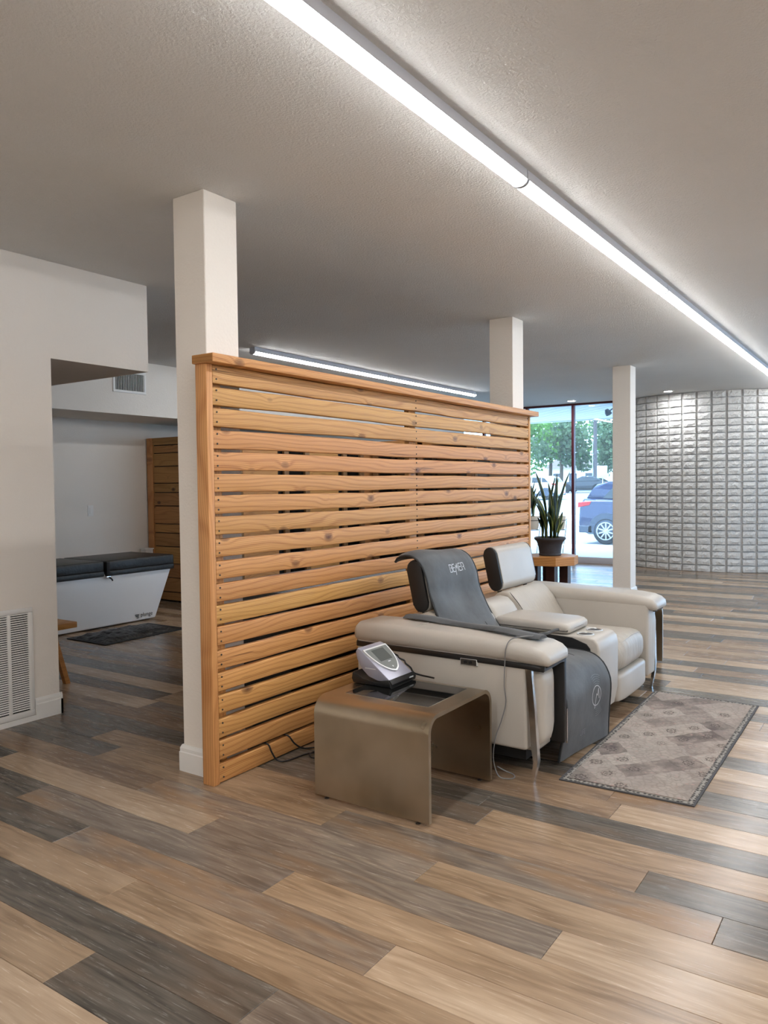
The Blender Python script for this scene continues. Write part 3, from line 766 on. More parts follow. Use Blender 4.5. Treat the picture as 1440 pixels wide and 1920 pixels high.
for far in (False, True):
    ya, yb = (3.572, 4.172) if not far else (4.528, 5.128)
    cushion('seat_cushion', -2.12, -1.405 if far else -1.425, ya+.004, yb-.004, .252, 0.450 if far else .432, 'leather_w', sofa, .02 if far else .008, .012, .075)
    if far:
        sp_ = []
        for k in range(13):
            v = .03+.94*k/12; e = (1-abs(2*v-1)**5); ins = .075*.55*(1-e); zt = .450-ins+.02*math.sin(PI*v); r_ = min(.075, (zt-.252)*.45)
            sp_.append((-1.405-ins+.012*e-r_+r_*.72, ya+.004+(yb-ya-.008)*v, (zt-r_)+r_*.72))
        tube('seat_seam', sp_, .0028, 'leather', sofa, 6, 3)
    cushion('footrest_panel', -1.475, -1.398, ya+.006, yb-.01, .085 if far else .17, .256, 'leather', sofa, 0, .006, .025)
    # reclined back: slab with rounded shoulders
    prof = [(-1.945, .43), (-1.965, .50), (-2.035, .615), (-2.085, .675), (-2.12, .702), (-2.165, .706), (-2.21, .69), (-2.27, .62), (-2.32, .42)]
    bk = add('backrest', extr(prof, 1, ya+.012, yb-.012, .022, 3), 'leather_w', sofa, 50)
    tube('seam', [(-1.962, ya+.014, .485), (-2.03, ya+.016, .606), (-2.082, ya+.018, .668), (-2.118, ya+.03, .698)], .0022, 'black_trim', bk, 6)
    # headrest: tilted oval slab, black end panels
    dx = .0 if not far else -.012
    cxh, czh, L_, T_, ang = -2.228+dx, .842, .295, .082, math.radians(12)
    def oval(L__, T__, n=10):
        o_ = []
        for k in range(n+1): a = PI*k/n; o_.append((T__/2*math.cos(a), L__/2-T__/2+T__/2*math.sin(a)))
        for k in range(n+1): a = PI+PI*k/n; o_.append((T__/2*math.cos(a), -L__/2+T__/2+T__/2*math.sin(a)))
        return [(cxh+px*math.cos(ang)-pz*math.sin(ang), czh+px*math.sin(ang)+pz*math.cos(ang)) for px, pz in o_]
    hr = add('headrest', extr(oval(L_, T_+.02), 1, ya+.045, yb-.030, .012, 3), 'leather', sofa, 50)
    add('end_panel', extr(oval(L_-.004, T_+.012), 1, ya+.026, ya+.046, .008, 3), 'black_trim', hr, 50, 'black headrest end panel')
    add('end_panel', extr(oval(L_-.004, T_+.012), 1, yb-.031, yb-.012, .008, 3), 'black_trim', hr, 50, 'black headrest end panel')
    for yy in (ya+.09, yb-.10): box('bracket', -2.235, -2.215, yy, yy+.022, .60, .76, 'black_plastic', hr)
# fixed back shell behind, and the wing above the console
add('back_shell', extr([(-2.30, .10), (-2.28, .55), (-2.30, .64), (-2.36, .655), (-2.43, .62), (-2.45, .12)], 1, 3.40, 5.30, .02, 3), 'leather', sofa, 50)
add('back_wing', extr([(-1.99, .50), (-2.02, .585), (-2.06, .645), (-2.10, .682), (-2.15, .69), (-2.22, .67), (-2.30, .55), (-2.30, .40), (-2.0, .40)], 1, 4.19, 4.51, .03, 3), 'leather', sofa, 50)
# console
con = add('console', extr([(-2.05, .10), (-1.425, .10), (-1.405, .20), (-1.402, .46), (-1.412, .505), (-1.435, .527), (-1.47, .535), (-2.05, .535)], 1, 4.178, 4.522, .012, 3), 'leather', sofa, 40)
add('side_trim', extr([(-2.03, .37), (-1.455, .37), (-1.447, .43), (-1.455, .475), (-1.475, .498), (-1.56, .528), (-2.03, .546)], 1, 4.170, 4.180), 'black_trim', con, None, 'black console side panel')
rings = []
for x, wd, zt, zb in ((-2.06, .20, .585, .55), (-2.05, .31, .602, .542), (-2.0, .342, .606, .540), (-1.64, .342, .600, .538), (-1.605, .336, .594, .538), (-1.585, .31, .582, .545), (-1.58, .27, .572, .552)):
    rings.append([(x, 4.35+px, (zt+zb)/2+pz) for px, pz in rrect(wd, zt-zb, min(.024, (zt-zb)*.45), 4)])
lid = add('console_lid', loft(rings), 'leather', con, 60)
tube('seam', [(-2.03, 4.178, .562), (-1.63, 4.178, .558), (-1.592, 4.19, .56), (-1.582, 4.25, .563), (-1.582, 4.45, .563), (-1.592, 4.51, .56)], .0018, 'black_trim', lid, 6)
for yy in (4.272, 4.425):
    cu = lathe('cup_holder', [(.044, -.004), (.049, .001), (.048, .004), (.042, .005), (.040, .002), (.039, .0012), (0, .0012)], (-1.515, yy, .535), 'bezel', con, 28, 'silver cup holder')
    lathe('cup_well', [(0, .0022), (.0385, .0022), (.0385, .001)], (-1.515, yy, .535), 'steel_dark', cu, 28)

# ---- grey treatment mat draped over the near seat
MP = [(-2.375, .972), (-2.35, 1.000), (-2.29, 1.012), (-2.235, .998), (-2.190, .955), (-2.158, .880), (-2.142, .800), (-2.105, .725), (-2.02, .600), (-1.94, .512), (-1.83, .474),
      (-1.64, .474), (-1.49, .462), (-1.415, .426), (-1.375, .362), (-1.362, .30), (-1.368, .20), (-1.380, .10), (-1.388, .018)]
MC = catmull([(a, 0, b) for a, b in MP], 8)
ML = [0.0]
for a, b in zip(MC[:-1], MC[1:]): ML.append(ML[-1]+(b-a).length)
def mat_at(s):
    s = max(0, min(ML[-1], s)); i = 0
    lo, hi = 0, len(ML)-1
    while hi-lo > 1:
        m = (lo+hi)//2
        if ML[m] <= s: lo = m
        else: hi = m
    f = (s-ML[lo])/(ML[hi]-ML[lo]); p = MC[lo].lerp(MC[hi], f); d = (MC[hi]-MC[lo]).normalized()
    return p, Vector((-d.z, 0, d.x)) if True else None
def mat_pt(y, s, off=0):
    p, nrm = mat_at(s)
    if nrm.z < 0 and s < .3: nrm = -nrm
    nrm = Vector((abs(nrm.x) if s > .12 else nrm.x, 0, abs(nrm.z)))
    u = (y-3.60)/.56
    wob = .006*math.sin(5*s+6*u)+.005*math.sin(13*s-4*u+1)
    edge = -.012*abs(2*u-1)**6 if s < .9 else 0
    sh = .0
    if .42 < s < .80: wob += -.020*math.exp(-((u-.02)/.16)**2)*math.sin(PI*(s-.42)/.38)
    tw = .055*(u-.5)*math.exp(-((s-ML[-1])/.45)**2)
    return Vector((p.x, y+.010*math.sin(7*s)*(.4), p.z))+nrm*(wob+edge+off)+Vector((tw, 0, 0))
mat_root = thing('treatment_mat', (-1.9, 3.88, 0), 'charcoal grey padded mat draped over the near seat from headrest to floor', 'mat')
NS, NU = 110, 16; V = []; F = []
for lay, off in ((0, .010), (1, -.004)):
    for i in range(NS+1):
        s = ML[-1]*i/NS
        for j in range(NU+1):
            u = j/NU; o_ = off
            if j in (0, NU) and lay == 0: o_ = .004
            V.append(tuple(mat_pt(3.598+.566*u, s, o_)))
n = NU+1; T = (NS+1)*n
for i in range(NS):
    for j in range(NU):
        a = i*n+j; F.append((a, a+1, a+n+1, a+n)); F.append((T+a, T+a+n, T+a+n+1, T+a+1))
for i in range(NS):
    for a in (i*n, i*n+NU): F.append((a, a+n, T+a+n, T+a))
for j in range(NU):
    for a in (j, NS*n+j): F.append((a, a+1, T+a+1, T+a))
sheet = add('sheet', raw(V, F), 'mat', mat_root, 60)
for yy in (3.598, 4.164):
    tube('piping', [tuple(mat_pt(yy, ML[-1]*i/60, .003)) for i in range(61)], .0065, 'mat_edge', sheet, 6, 0)
tube('centre_seam', [tuple(mat_pt(3.985, .62+(ML[-1]-.50-.62)*i/40, .0105)) for i in range(41)], .0016, 'mat_edge', sheet, 5, 0)
def stroke(bmv, bmf, pts, wid, s0, y0, sc, shear=0):
    """ribbon along pts (u right, v up) laid on the mat surface"""
    for (a, b) in zip(pts[:-1], pts[1:]):
        a, b = Vector(a), Vector(b); d = (b-a)
        if d.length < 1e-9: continue
        d.normalize(); nn = Vector((-d.y, d.x))*wid/2; a2, b2 = a-d*wid*.4, b+d*wid*.4
        n0 = len(bmv)
        for q in (a2+nn, b2+nn, b2-nn, a2-nn): bmv.append(tuple(mat_pt(y0+(q.x)*sc, s0-q.y*sc, .0125)))
        bmf.append((n0, n0+1, n0+2, n0+3))
LET = {'B': [[(.02, 1), (.0, 1), (.0, 0), (.55, 0), (.6, .1), (.6, .45), (.5, .55), (.25, .55)], [(.5, .55), (.55, .65), (.55, .9), (.45, 1), (-.08, 1)]],
       'E': [[(.55, 1), (.05, 1), (.0, .9), (.0, .1), (.05, 0), (.55, 0)], [(.0, .52), (.5, .52)]],
       'M': [[(-.12, -.45), (.10, .80), (.30, .42), (.52, 1.0), (.62, 0)]],
       'R': [[(0, 0), (0, 1), (.5, 1), (.6, .9), (.6, .55), (.5, .45), (.28, .45)], [(.5, .45), (.62, 0)]]}
V = []; F = []; x = 0
s_logo = .285
for ch, adv in (('B', .80), ('E', .78), ('M', .86), ('E', .78), ('R', .7)):
    for st in LET[ch]: stroke(V, F, [(x+px, py) for px, py in st], .12, s_logo, 3.845, .042)
    x += adv
add('lettering', raw(V, F), 'print', sheet, None, 'silver brand lettering across the headrest end')
V = []; F = []; s2 = ML[-1]-.255
circ = [(1.0*math.cos(a), 1.0*math.sin(a)) for a in [2*PI*k/28 for k in range(29)]]
stroke(V, F, circ, .09, s2, 3.985, .052)
stroke(V, F, [(-.35, -1.25), (.05, .15), (.25, .0), (.5, .65), (.62, -.35)], .1, s2, 3.985, .052)
add('emblem', raw(V, F), 'print', sheet, None, 'round silver emblem on the hanging end')
V = []; F = []
for sgn in (1, -1):
    for k in range(5):
        r_ = 1.22+.22*k; a0, a1 = (PI*.32, PI*.62) if sgn > 0 else (-PI*.52, -PI*.30)
        stroke(V, F, [(r_*math.cos(a0+(a1-a0)*q/5), r_*math.sin(a0+(a1-a0)*q/5)) for q in range(6)], .06, s2, 3.985, .052)
o_ = add('faint_rays', raw(V, F), 'print_dim', sheet, None, 'worn faint print'); o_['kind'] = 'stuff'
V = []; F = []
for i_, st in enumerate(([[(0, 1), (0, 0), (.5, 0)]], [[(0, 0), (0, 1)]], [[(0, 0), (0, 1), (.5, 1)], [(0, .5), (.4, .5)]], [[(.5, 1), (0, 1), (0, 0), (.5, 0)], [(0, .5), (.4, .5)]])):
    for s_ in st: stroke(V, F, [((0, .75, 1.1, 1.85)[i_]+a, b) for a, b in s_], .14, ML[-1]-.085, 3.80, .024)
o_ = add('faint_print', raw(V, F), 'print_dim', sheet, None, 'worn faint print'); o_['kind'] = 'stuff'

# ---- narrow grey strip lying along the near arm, with its cable
st = thing('mat_strip', (-1.9, 3.5, .68), 'narrow charcoal cloth strip lying along the top of the near sofa arm', 'cloth strip')
V = []; F = []; N = 30
for lay in (0, 1):
    for i in range(N+1):
        u = i/N; x = -2.235+.80*u; yc = 3.505+.010*math.sin(5*u)-.045*u; wd = .085+.01*math.sin(9*u)-(.0 if u < .95 else .02)
        zt = .684-.022*u+.004*math.sin(11*u)
        for j in range(5):
            v = j/4; y = yc-wd/2+wd*v
            V.append((x+.01*v, y, zt+(.018 if lay == 0 else .001)*(1-abs(2*v-1)**4*(.7 if lay == 0 else 0))-.0*lay))
n = 5; T = (N+1)*n
for i in range(N):
    for j in range(4):
        a = i*n+j; F.append((a, a+1, a+n+1, a+n)); F.append((T+a, T+a+n, T+a+n+1, T+a+1))
    for a in (i*n, i*n+4): F.append((a, a+n, T+a+n, T+a))
for j in range(4):
    for a in (j, N*n+j): F.append((a, a+1, T+a+1, T+a))
add('cloth', raw(V, F), 'mat', st, 60)
tube('tail', [(-1.47, 3.49, .667), (-1.44, 3.53, .672), (-1.42, 3.56, .682), (-1.405, 3.58, .684)], .008, 'mat', st, 8, 5)
tag(tube('mat_cable', [(-1.47, 3.43, .672), (-1.50, 3.37, .676), (-1.535, 3.312, .668), (-1.548, 3.285, .63), (-1.553, 3.282, .56), (-1.56, 3.29, .45), (-1.553, 3.29, .37), (-1.575, 3.285, .28),
     (-1.60, 3.275, .20), (-1.61, 3.27, .10), (-1.59, 3.28, .02), (-1.55, 3.30, .005), (-1.53, 3.33, .005), (-1.55, 3.36, .008), (-1.585, 3.35, .02), (-1.61, 3.31, .05)], .0028, 'cable_grey', None, 6),
    'thin grey cable hanging down the outside of the near sofa arm', 'cable')

# ================================================================== CONTROL UNIT ON THE TABLE
TZ = .454
dev = thing('control_unit', (-2.10, 3.06, TZ), 'small silver and black therapy control unit with a shield-shaped screen on the near side table', 'device')
cr = add('cradle', extr([(-2.195, TZ), (-1.978, TZ), (-1.982, TZ+.022), (-1.992, TZ+.036), (-2.02, TZ+.030), (-2.06, TZ+.020), (-2.10, TZ+.016), (-2.14, TZ+.022), (-2.175, TZ+.040), (-2.190, TZ+.054), (-2.20, TZ+.052), (-2.205, TZ+.02)], 1, 2.952, 3.172, .006, 2), 'black_plastic', dev, 40)
body = add('body', extr([(-1.990, TZ+.034), (-2.158, TZ+.160), (-2.176, TZ+.166), (-2.186, TZ+.150), (-2.178, TZ+.115), (-2.150, TZ+.070), (-2.11, TZ+.038), (-2.06, TZ+.024), (-2.02, TZ+.026)], 1, 2.962, 3.162, .004, 2), 'silver', dev, 40)
add('front_bar', extr([(-1.976, TZ+.004), (-1.972, TZ+.018), (-1.985, TZ+.038), (-1.992, TZ+.036), (-1.99, TZ+.004)], 1, 2.956, 3.168, .002, 1), 'black_plastic', dev, 40)
fu = Vector((-2.158+1.990, 0, .126)).normalized(); fn = Vector((fu.z*-1*-1, 0, -fu.x)).normalized()   # up the face, outward normal
F0 = Vector((-1.990, 3.062, TZ+.034))
def face_pt(u, v, off): return tuple(F0+Vector((0, u, 0))+fu*v+fn*off)
def shield(k, n=14):
    """outline in (u right, v up): flat top, sides swelling, pointed foot"""
    L = []
    for i in range(n+1):
        t_ = i/n; L.append((-.096*k*(1-(1-t_)**2.2)**.62 if t_ > 0 else 0, .035+(1-k)*.08+(.165*k)*t_))
    R = [(-a, b) for a, b in L[::-1]]
    return L+R[:-1] if False else [(a, b) for a, b in L]+[(-a, b) for a, b in L[::-1][:-1]]
def face_slab(name, out, o0, o1, mat, parent):
    n = len(out); V = [face_pt(a, b, o0) for a, b in out]+[face_pt(a, b, o1) for a, b in out]
    return add(name, raw(V, [tuple(range(n)), tuple(range(n, 2*n))]+[(i, (i+1) % n, n+(i+1) % n, n+i) for i in range(n)]), mat, parent, 30)
bz = face_slab('bezel', shield(1.0), -.002, .007, 'bezel', body)
face_slab('screen_field', shield(.90), .006, .0076, 'screen', bz)
face_slab('display', [(-.050, .108), (.050, .108), (.050, .182), (-.050, .182)], .007, .0080, 'screen_d', bz)
face_slab('key_dot', [(-.004, .060), (.004, .060), (.004, .068), (-.004, .068)], .007, .0082, 'print', bz)
face_slab('brand_mark', [(-.002, .094), (.018, .094), (.018, .099), (-.002, .099)], .007, .0081, 'print', bz)
box('slot', -2.13, -2.07, 2.9605, 2.9635, TZ+.075, TZ+.079, 'bezel', body)
box('front_mark', -1.9722, -1.9705, 3.105, 3.14, TZ+.018, TZ+.024, 'print', dev)
tag(tube('coiled_lead', [(-2.17, 3.17, TZ+.10), (-2.15, 3.20, TZ+.115), (-2.12, 3.19, TZ+.105), (-2.11, 3.215, TZ+.09), (-2.09, 3.195, TZ+.085), (-2.07, 3.215, TZ+.07), (-2.05, 3.195, TZ+.062), (-2.03, 3.21, TZ+.04),
     (-2.02, 3.22, TZ+.015), (-1.98, 3.225, TZ+.006), (-1.93, 3.222, TZ+.004), (-1.90, 3.215, TZ+.004)], .0045, 'black_plastic', None, 8), 'black lead plugged into the side of the control unit', 'cable')
# ---- cords at the foot of the partition
tag(tube('power_cord', [(-2.70, 2.84, .105), (-2.655, 2.845, .10), (-2.640, 2.855, .06), (-2.625, 2.875, .018), (-2.600, 2.905, .007), (-2.585, 2.97, .007), (-2.57, 3.06, .007), (-2.50, 3.12, .007), (-2.42, 3.10, .007), (-2.33, 3.05, .007), (-2.20, 3.06, .007)], .0045, 'wire'),
    'black power cord looping out of the partition, nearest the pillar', 'cable', 'black cords on the floor')
tag(tube('power_cord', [(-2.70, 2.99, .105), (-2.655, 3.0, .10), (-2.640, 3.03, .055), (-2.625, 3.08, .018), (-2.60, 3.15, .007), (-2.54, 3.20, .014), (-2.46, 3.16, .016), (-2.44, 3.05, .016), (-2.50, 3.0, .016), (-2.545, 3.06, .017), (-2.48, 3.17, .016), (-2.36, 3.20, .007), (-2.22, 3.17, .007)], .0045, 'wire'),
    'black power cord tangled beside the side table, farther from the pillar', 'cable', 'black cords on the floor')

# ================================================================== LEFT NICHE
# return air grille low on the left wall
gr = thing('return_grille', (-4.375, 2.36, .36), 'white louvred return air grille low on the left wall', 'air grille')
GX = -4.373
for a in ((2.0, 2.634, .662, .692), (2.0, 2.634, .034, .070)): box('frame_rail', GX, GX+.012, a[0], a[1], a[2], a[3], 'white', gr, .003)
for a in ((2.0, 2.03), (2.604, 2.634), (2.474, 2.494), (2.145, 2.165), (2.31, 2.33)): box('frame_stile', GX, GX+.011, a[0], a[1], .07, .662, 'white', gr, .002)
box('backing', GX, GX+.0015, 2.03, 2.604, .07, .662, 'black', gr)
nl = 44
lm = None
for yi, (ya, yb) in enumerate(((2.494, 2.604), (2.33, 2.474))):
    lm = extr([(0, 0), (.0085, -.0055), (.009, -.0045), (.0006, .0012)], 1, 0, yb-ya); lm.materials.append(M['white'])
    for k in range(nl):
        o = bpy.data.objects.new('louvre', lm); COL.objects.link(o); o.parent = gr
        o.location = Vector((GX+.0015, ya, .084+k*(.575/(nl-1))))-gr.location
# supply vent on the soffit
vt = thing('supply_vent', (-7.05, 5.45, 2.56), 'white register with vertical blades on the dropped soffit', 'air vent')
for a in ((5.235, 5.665, 2.44, 2.468), (5.235, 5.665, 2.655, 2.683)): box('frame_rail', -7.05, -7.035, *a, 'white', vt, .003)
for a in ((5.235, 5.262), (5.638, 5.665)): box('frame_stile', -7.05, -7.035, a[0], a[1], 2.468, 2.655, 'white', vt, .003)
box('backing', -7.05, -7.048, 5.262, 5.638, 2.468, 2.655, 'black', vt)
for k in range(17):
    y = 5.275+k*.0218; box('blade', -7.047, -7.036, y, y+.0045, 2.468, 2.655, 'white', vt)
sw = thing('light_switch', (X_BACK, 5.52, 1.14), 'white rocker light switch on the wall above the plunge tub', 'switch')
box('plate', X_BACK, X_BACK+.007, 5.484, 5.559, 1.080, 1.208, 'white', sw, .003); box('rocker', X_BACK+.006, X_BACK+.012, 5.505, 5.538, 1.11, 1.18, 'white', sw, .002)
# plunge tub
tub = thing('plunge_tub', (-6.98, 4.80, 0), 'white cold plunge tub with sloped ends under a folding black cover', 'plunge tub')
def frustum(x0, x1, y0, y1, X0, X1, Y0_, Y1_, z0, z1, bev):
    bm = bmesh.new(); vs = [bm.verts.new(v) for v in ((x0,y0,z0),(x1,y0,z0),(x1,y1,z0),(x0,y1,z0),(X0,Y0_,z1),(X1,Y0_,z1),(X1,Y1_,z1),(X0,Y1_,z1))]
    for f in ((0,3,2,1),(4,5,6,7),(0,1,5,4),(1,2,6,5),(2,3,7,6),(3,0,4,7)): bm.faces.new([vs[i] for i in f])
    bmesh.ops.bevel(bm, geom=bm.edges[:], offset=bev, segments=3, profile=.5, affect='EDGES'); return bm_me(bm)
add('shell', frustum(-7.32, -6.652, 4.05, 5.415, -7.34, -6.648, 3.92, 5.645, .012, .545, .018), 'tub', tub, 40)
cvm = 4.785
for (ya, yb) in ((3.90, cvm-.006), (cvm+.006, 5.665)):
    cv = add('cover_half', boxm(-7.36, -6.628, ya, yb, .565, .676, .02, 3), 'vinyl', tub, 40)
    V = []
    add('skirt', boxm(-7.362, -6.624, ya+.004, yb-.004, .520, .575, .012, 2), 'vinyl', cv, 40)
box('strap', -6.632, -6.616, cvm+.01, cvm+.045, .515, .665, 'black', tub, .002); box('buckle', -6.622, -6.606, cvm-.005, cvm+.05, .505, .525, 'chrome', tub, .004)
tube('strap_tail', [(-6.612, cvm+.03, .51), (-6.60, cvm+.05, .495), (-6.602, cvm+.065, .475)], .008, 'black', tub, 6)
tm = text_mesh('plunge', .060); tm.transform(Matrix(((0, 0, 1, -6.6475), (1, 0, 0, 5.215), (0, 1, 0, .052), (0, 0, 0, 1))))
add('lettering', tm, 'black', tub, None, 'black brand lettering')
for k, (a, b) in enumerate(((0, 0), (.018, .024), (.010, .046))):
    y0_ = 5.150+(.030 if k == 0 else .012 if k == 1 else 0)*.6; L_ = (.036, .046, .054)[k]
    add('logo_bar', raw([(-6.6475, y0_-.006, 0.040+.015*k), (-6.6475, y0_+L_-.012, 0.040+.015*k), (-6.6475, y0_+L_, .050+.015*k), (-6.6475, y0_, .050+.015*k)], [(0, 1, 2, 3)]), 'black', tub)
# white unit beside the tub
un = thing('white_pedestal', (-7.82, 6.25, 0), 'narrow white box behind the plunge tub at the foot of the cabin post', 'box')
box('case', -7.872, -7.77, 6.20, 6.31, .0, .64, 'tub', un, .006); box('lid', -7.878, -7.765, 6.19, 6.318, .64, .655, 'white', un, .003)
# black plastic sheet on a black mat
bgm = thing('floor_mat', (-6.2, 4.70, 0), 'flat black rubber mat on the floor before the plunge tub', 'mat')
add('slab', boxm(-6.48, -5.90, 4.24, 5.18, .0005, .009, .003, 1), 'black', bgm)
bg_ = thing('plastic_sheet', (-6.2, 4.70, .009), 'crumpled glossy black plastic sheet heaped on the rubber mat', 'plastic sheet')
V = []; F = []; nu, nv = 30, 40
for j in range(nv+1):
    for i in range(nu+1):
        u, v = i/nu, j/nv; e = (1-abs(2*u-1)**5)*(1-abs(2*v-1)**7)
        h = .032*e+.020*e*mnoise.noise(Vector((u*5, v*8, 0)))+.010*e*mnoise.noise(Vector((u*11, v*19, 3)))
        V.append((-6.44+.50*u+.012*mnoise.noise(Vector((u*3, v*6, 7))), 4.29+.80*v+.012*mnoise.noise(Vector((u*6, v*3, 9))), .0095+max(0, h)))
for j in range(nv):
    for i in range(nu): a = j*(nu+1)+i; F.append((a, a+1, a+nu+2, a+nu+1))
sh_ = add('sheet', raw(V, F), 'bag', bg_, 180)
# wooden stool half hidden by the wall
stl = thing('wooden_stool', (-5.12, 3.10, 0), 'low wooden stool with splayed legs half hidden behind the left wall', 'stool')
box('seat', -5.33, -4.93, 2.86, 3.315, .405, .447, 'stool_wood', stl, .004)
for (tx, ty, bx, by) in ((-5.08, 3.20, -5.0, 3.265), (-5.18, 3.20, -5.27, 3.265), (-5.08, 2.98, -5.0, 2.92), (-5.18, 2.98, -5.27, 2.92)):
    V = [[(tx-.02, ty-.018, .41), (tx+.02, ty-.018, .41), (tx+.02, ty+.018, .41), (tx-.02, ty+.018, .41)], [(bx-.02, by-.018, 0), (bx+.02, by-.018, 0), (bx+.02, by+.018, 0), (bx-.02, by+.018, 0)]]
    add('leg', loft(V), 'stool_wood', stl)
# wooden cabin behind the partition: board-clad side and dark glazed front added to darken the gaps
cab = thing('wooden_cabin', (-7.0, 8.2, 0), 'knotty pine clad cabin behind the partition, its dark glazed front added to darken the gaps', 'cabin')
CX0, CX1, CY0, CY1, CZ = -7.88, -6.35, 6.34, 9.62, 2.02
box('core', CX0+.03, CX1-.06, CY0+.025, CY1, .01, CZ-.02, 'black', cab)
zs = [1.926, 1.829, 1.666, 1.458, 1.344, 1.177, .957, .846, .678, .468, .296, .117, .012]
for za, zb in zip(zs[:-1], zs[1:]): box('board', CX0+.105, CX1, CY0, CY0+.022, zb+.005, za-.004, 'knotty', cab, .003, 1)
box('corner_post', CX0, CX0+.10, CY0-.01, CY0+.03, .01, CZ, 'fir_z', cab, .003)
box('top_rail', CX0+.105, CX1, CY0-.005, CY0+.024, 1.933, CZ, 'knotty', cab, .003)
for y in (CY0+.0, 7.15, 7.55, 8.35, 8.75, 9.50): box('stile', CX1-.03, CX1+.005, y+.024, y+.11, .01, CZ, 'shade_wood', cab, .003)
for y in (6.45, 7.66, 8.86): box('dark_pane', CX1-.032, CX1-.012, y+.02, y+.62, .01, CZ-.02, 'knotty', cab)
for y, y2 in ((7.26, 7.55), (8.46, 8.75)): box('dark_pane', CX1-.030, CX1-.018, y, y2, .05, CZ-.05, 'dark_glass', cab)
box('fascia', CX1-.03, CX1+.01, CY0+.025, CY1, CZ-.08, CZ, 'knotty', cab, .003)

cb2 = thing('gap_shade_cabin', (-5.5, 9.8, 0), 'made-up dark glazed wooden cabin added to darken the far gaps of the partition', 'cabin')  # added cabin that blocks the bright view through the far gaps
box('core', -6.26, -4.76, 9.04, 10.58, .01, 2.0, 'black', cb2)
for x in (-6.3, -5.55, -4.79): box('stile', x, x+.085, 9.0, 9.05, .01, 2.02, 'shade_wood', cb2, .003)
for y in (9.06, 9.75, 10.5): box('stile', -4.75, -4.70, y, y+.085, .01, 2.02, 'shade_wood', cb2, .003)
for a in ((-6.2, -5.57), (-5.45, -4.8)): box('dark_pane', a[0], a[1], 9.015, 9.035, .05, 1.93, 'dark_glass', cb2)
for a in ((9.16, 9.74), (9.85, 10.48)): box('dark_pane', -4.745, -4.725, a[0], a[1], .05, 1.93, 'dark_glass', cb2)
box('fascia', -6.3, -4.70, 9.0, 9.05, 1.94, 2.02, 'knotty', cb2, .003); box('fascia', -4.75, -4.70, 9.06, 10.58, 1.94, 2.02, 'knotty', cb2, .003)
tt = thing('gap_shade_block', (-3.2, 4.5, 0), 'low black table-shaped block added for darkness in the lower gaps of the partition', 'added dark block')  # made-up table, added so the lower gaps look dark
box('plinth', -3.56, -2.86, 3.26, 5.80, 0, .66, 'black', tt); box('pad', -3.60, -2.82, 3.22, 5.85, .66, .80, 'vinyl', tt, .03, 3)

# ================================================================== PLANT STAND AND PLANTS
PC = Vector((-3.00, 7.42, 0)); PT = .67
ps = thing('plant_stand', PC, 'octagonal redwood plant stand with dark legs beyond the sofa', 'plant stand')
oct_ = [(PC.x+.285*math.cos(PI/8+k*PI/4+.18), PC.y+.285*math.sin(PI/8+k*PI/4+.18)) for k in range(8)]
add('top', extr(oct_, 2, PT-.088, PT, .004, 1), 'stand_wood', ps)
for a in range(4):
    an = .5+a*PI/2; x, y = PC.x+.15*math.cos(an), PC.y+.15*math.sin(an); box('leg', x-.045, x+.045, y-.045, y+.045, 0, PT-.088, 'dark_wood', ps, .003, 1)
def leaf_me(L, W, bend, twist, curl):
    N = 12; V = []; F = []; E = []
    for i in range(N+1):
        t_ = i/N; w_ = W*(.55+.9*t_-1.45*t_**3.2) if t_ < 1 else 0.0008; w_ = max(w_, .0008)
        x = bend*t_**2.2; z = L*t_*(1-.12*abs(bend)/max(L, .01)*t_); a = twist*t_
        for s_ in (-1, -.82, 0, .82, 1):
            d = w_/2*s_; cup = curl*w_*(s_*s_)
            V.append((x+math.sin(a)*d+cup*math.cos(a), math.cos(a)*d-cup*math.sin(a), z))
    for i in range(N):
        for j in range(4): F.append((i*5+j, i*5+j+1, (i+1)*5+j+1, (i+1)*5+j))
    me = raw(V, F, False); me.materials.append(M['leaf']); me.materials.append(M['leaf_edge'])
    me.polygons.foreach_set('material_index', [1 if (k % 4) in (0, 3) else 0 for k in range(len(me.polygons))])
    me.polygons.foreach_set('use_smooth', [True]*len(me.polygons)); return me
def snake_plant(root, c, z, leaves):
    for (dx, dy, L, W, bend, tw, yaw) in leaves:
        o = bpy.data.objects.new('leaf', leaf_me(L, W, bend, tw, .22)); COL.objects.link(o); o.parent = root
        o.location = Vector((c.x+dx, c.y+dy, z))-root.location; o.rotation_euler = (0, 0, yaw)
rt = Vector((c_right.x, c_right.y, 0)).normalized(); bkv = Vector((c_fwd.x, c_fwd.y, 0)).normalized()
RA = math.atan2(rt.y, rt.x)     # yaw that bends a leaf towards the picture's right
pp = thing('potted_snake_plant', (PC.x, PC.y, PT), 'tall snake plant in a flared charcoal pot on the octagonal stand', 'potted plant')
pot = lathe('pot', [(0, 0), (.108, 0), (.112, .006), (.112, .018), (.108, .022), (.114, .07), (.122, .11), (.136, .145), (.152, .160), (.158, .166), (.158, .180), (.150, .186), (.140, .180), (.132, .165), (.128, .16)], (PC.x-.0, PC.y, PT+.0005), 'pot', pp, 36)
for k in range(36):
    pass
lathe('soil', [(0, .164), (.128, .160)], (PC.x, PC.y, PT), 'soil', pot, 24)
rl = random.Random(11)
def off(r, d): return (rt*r+bkv*d)
LV = []
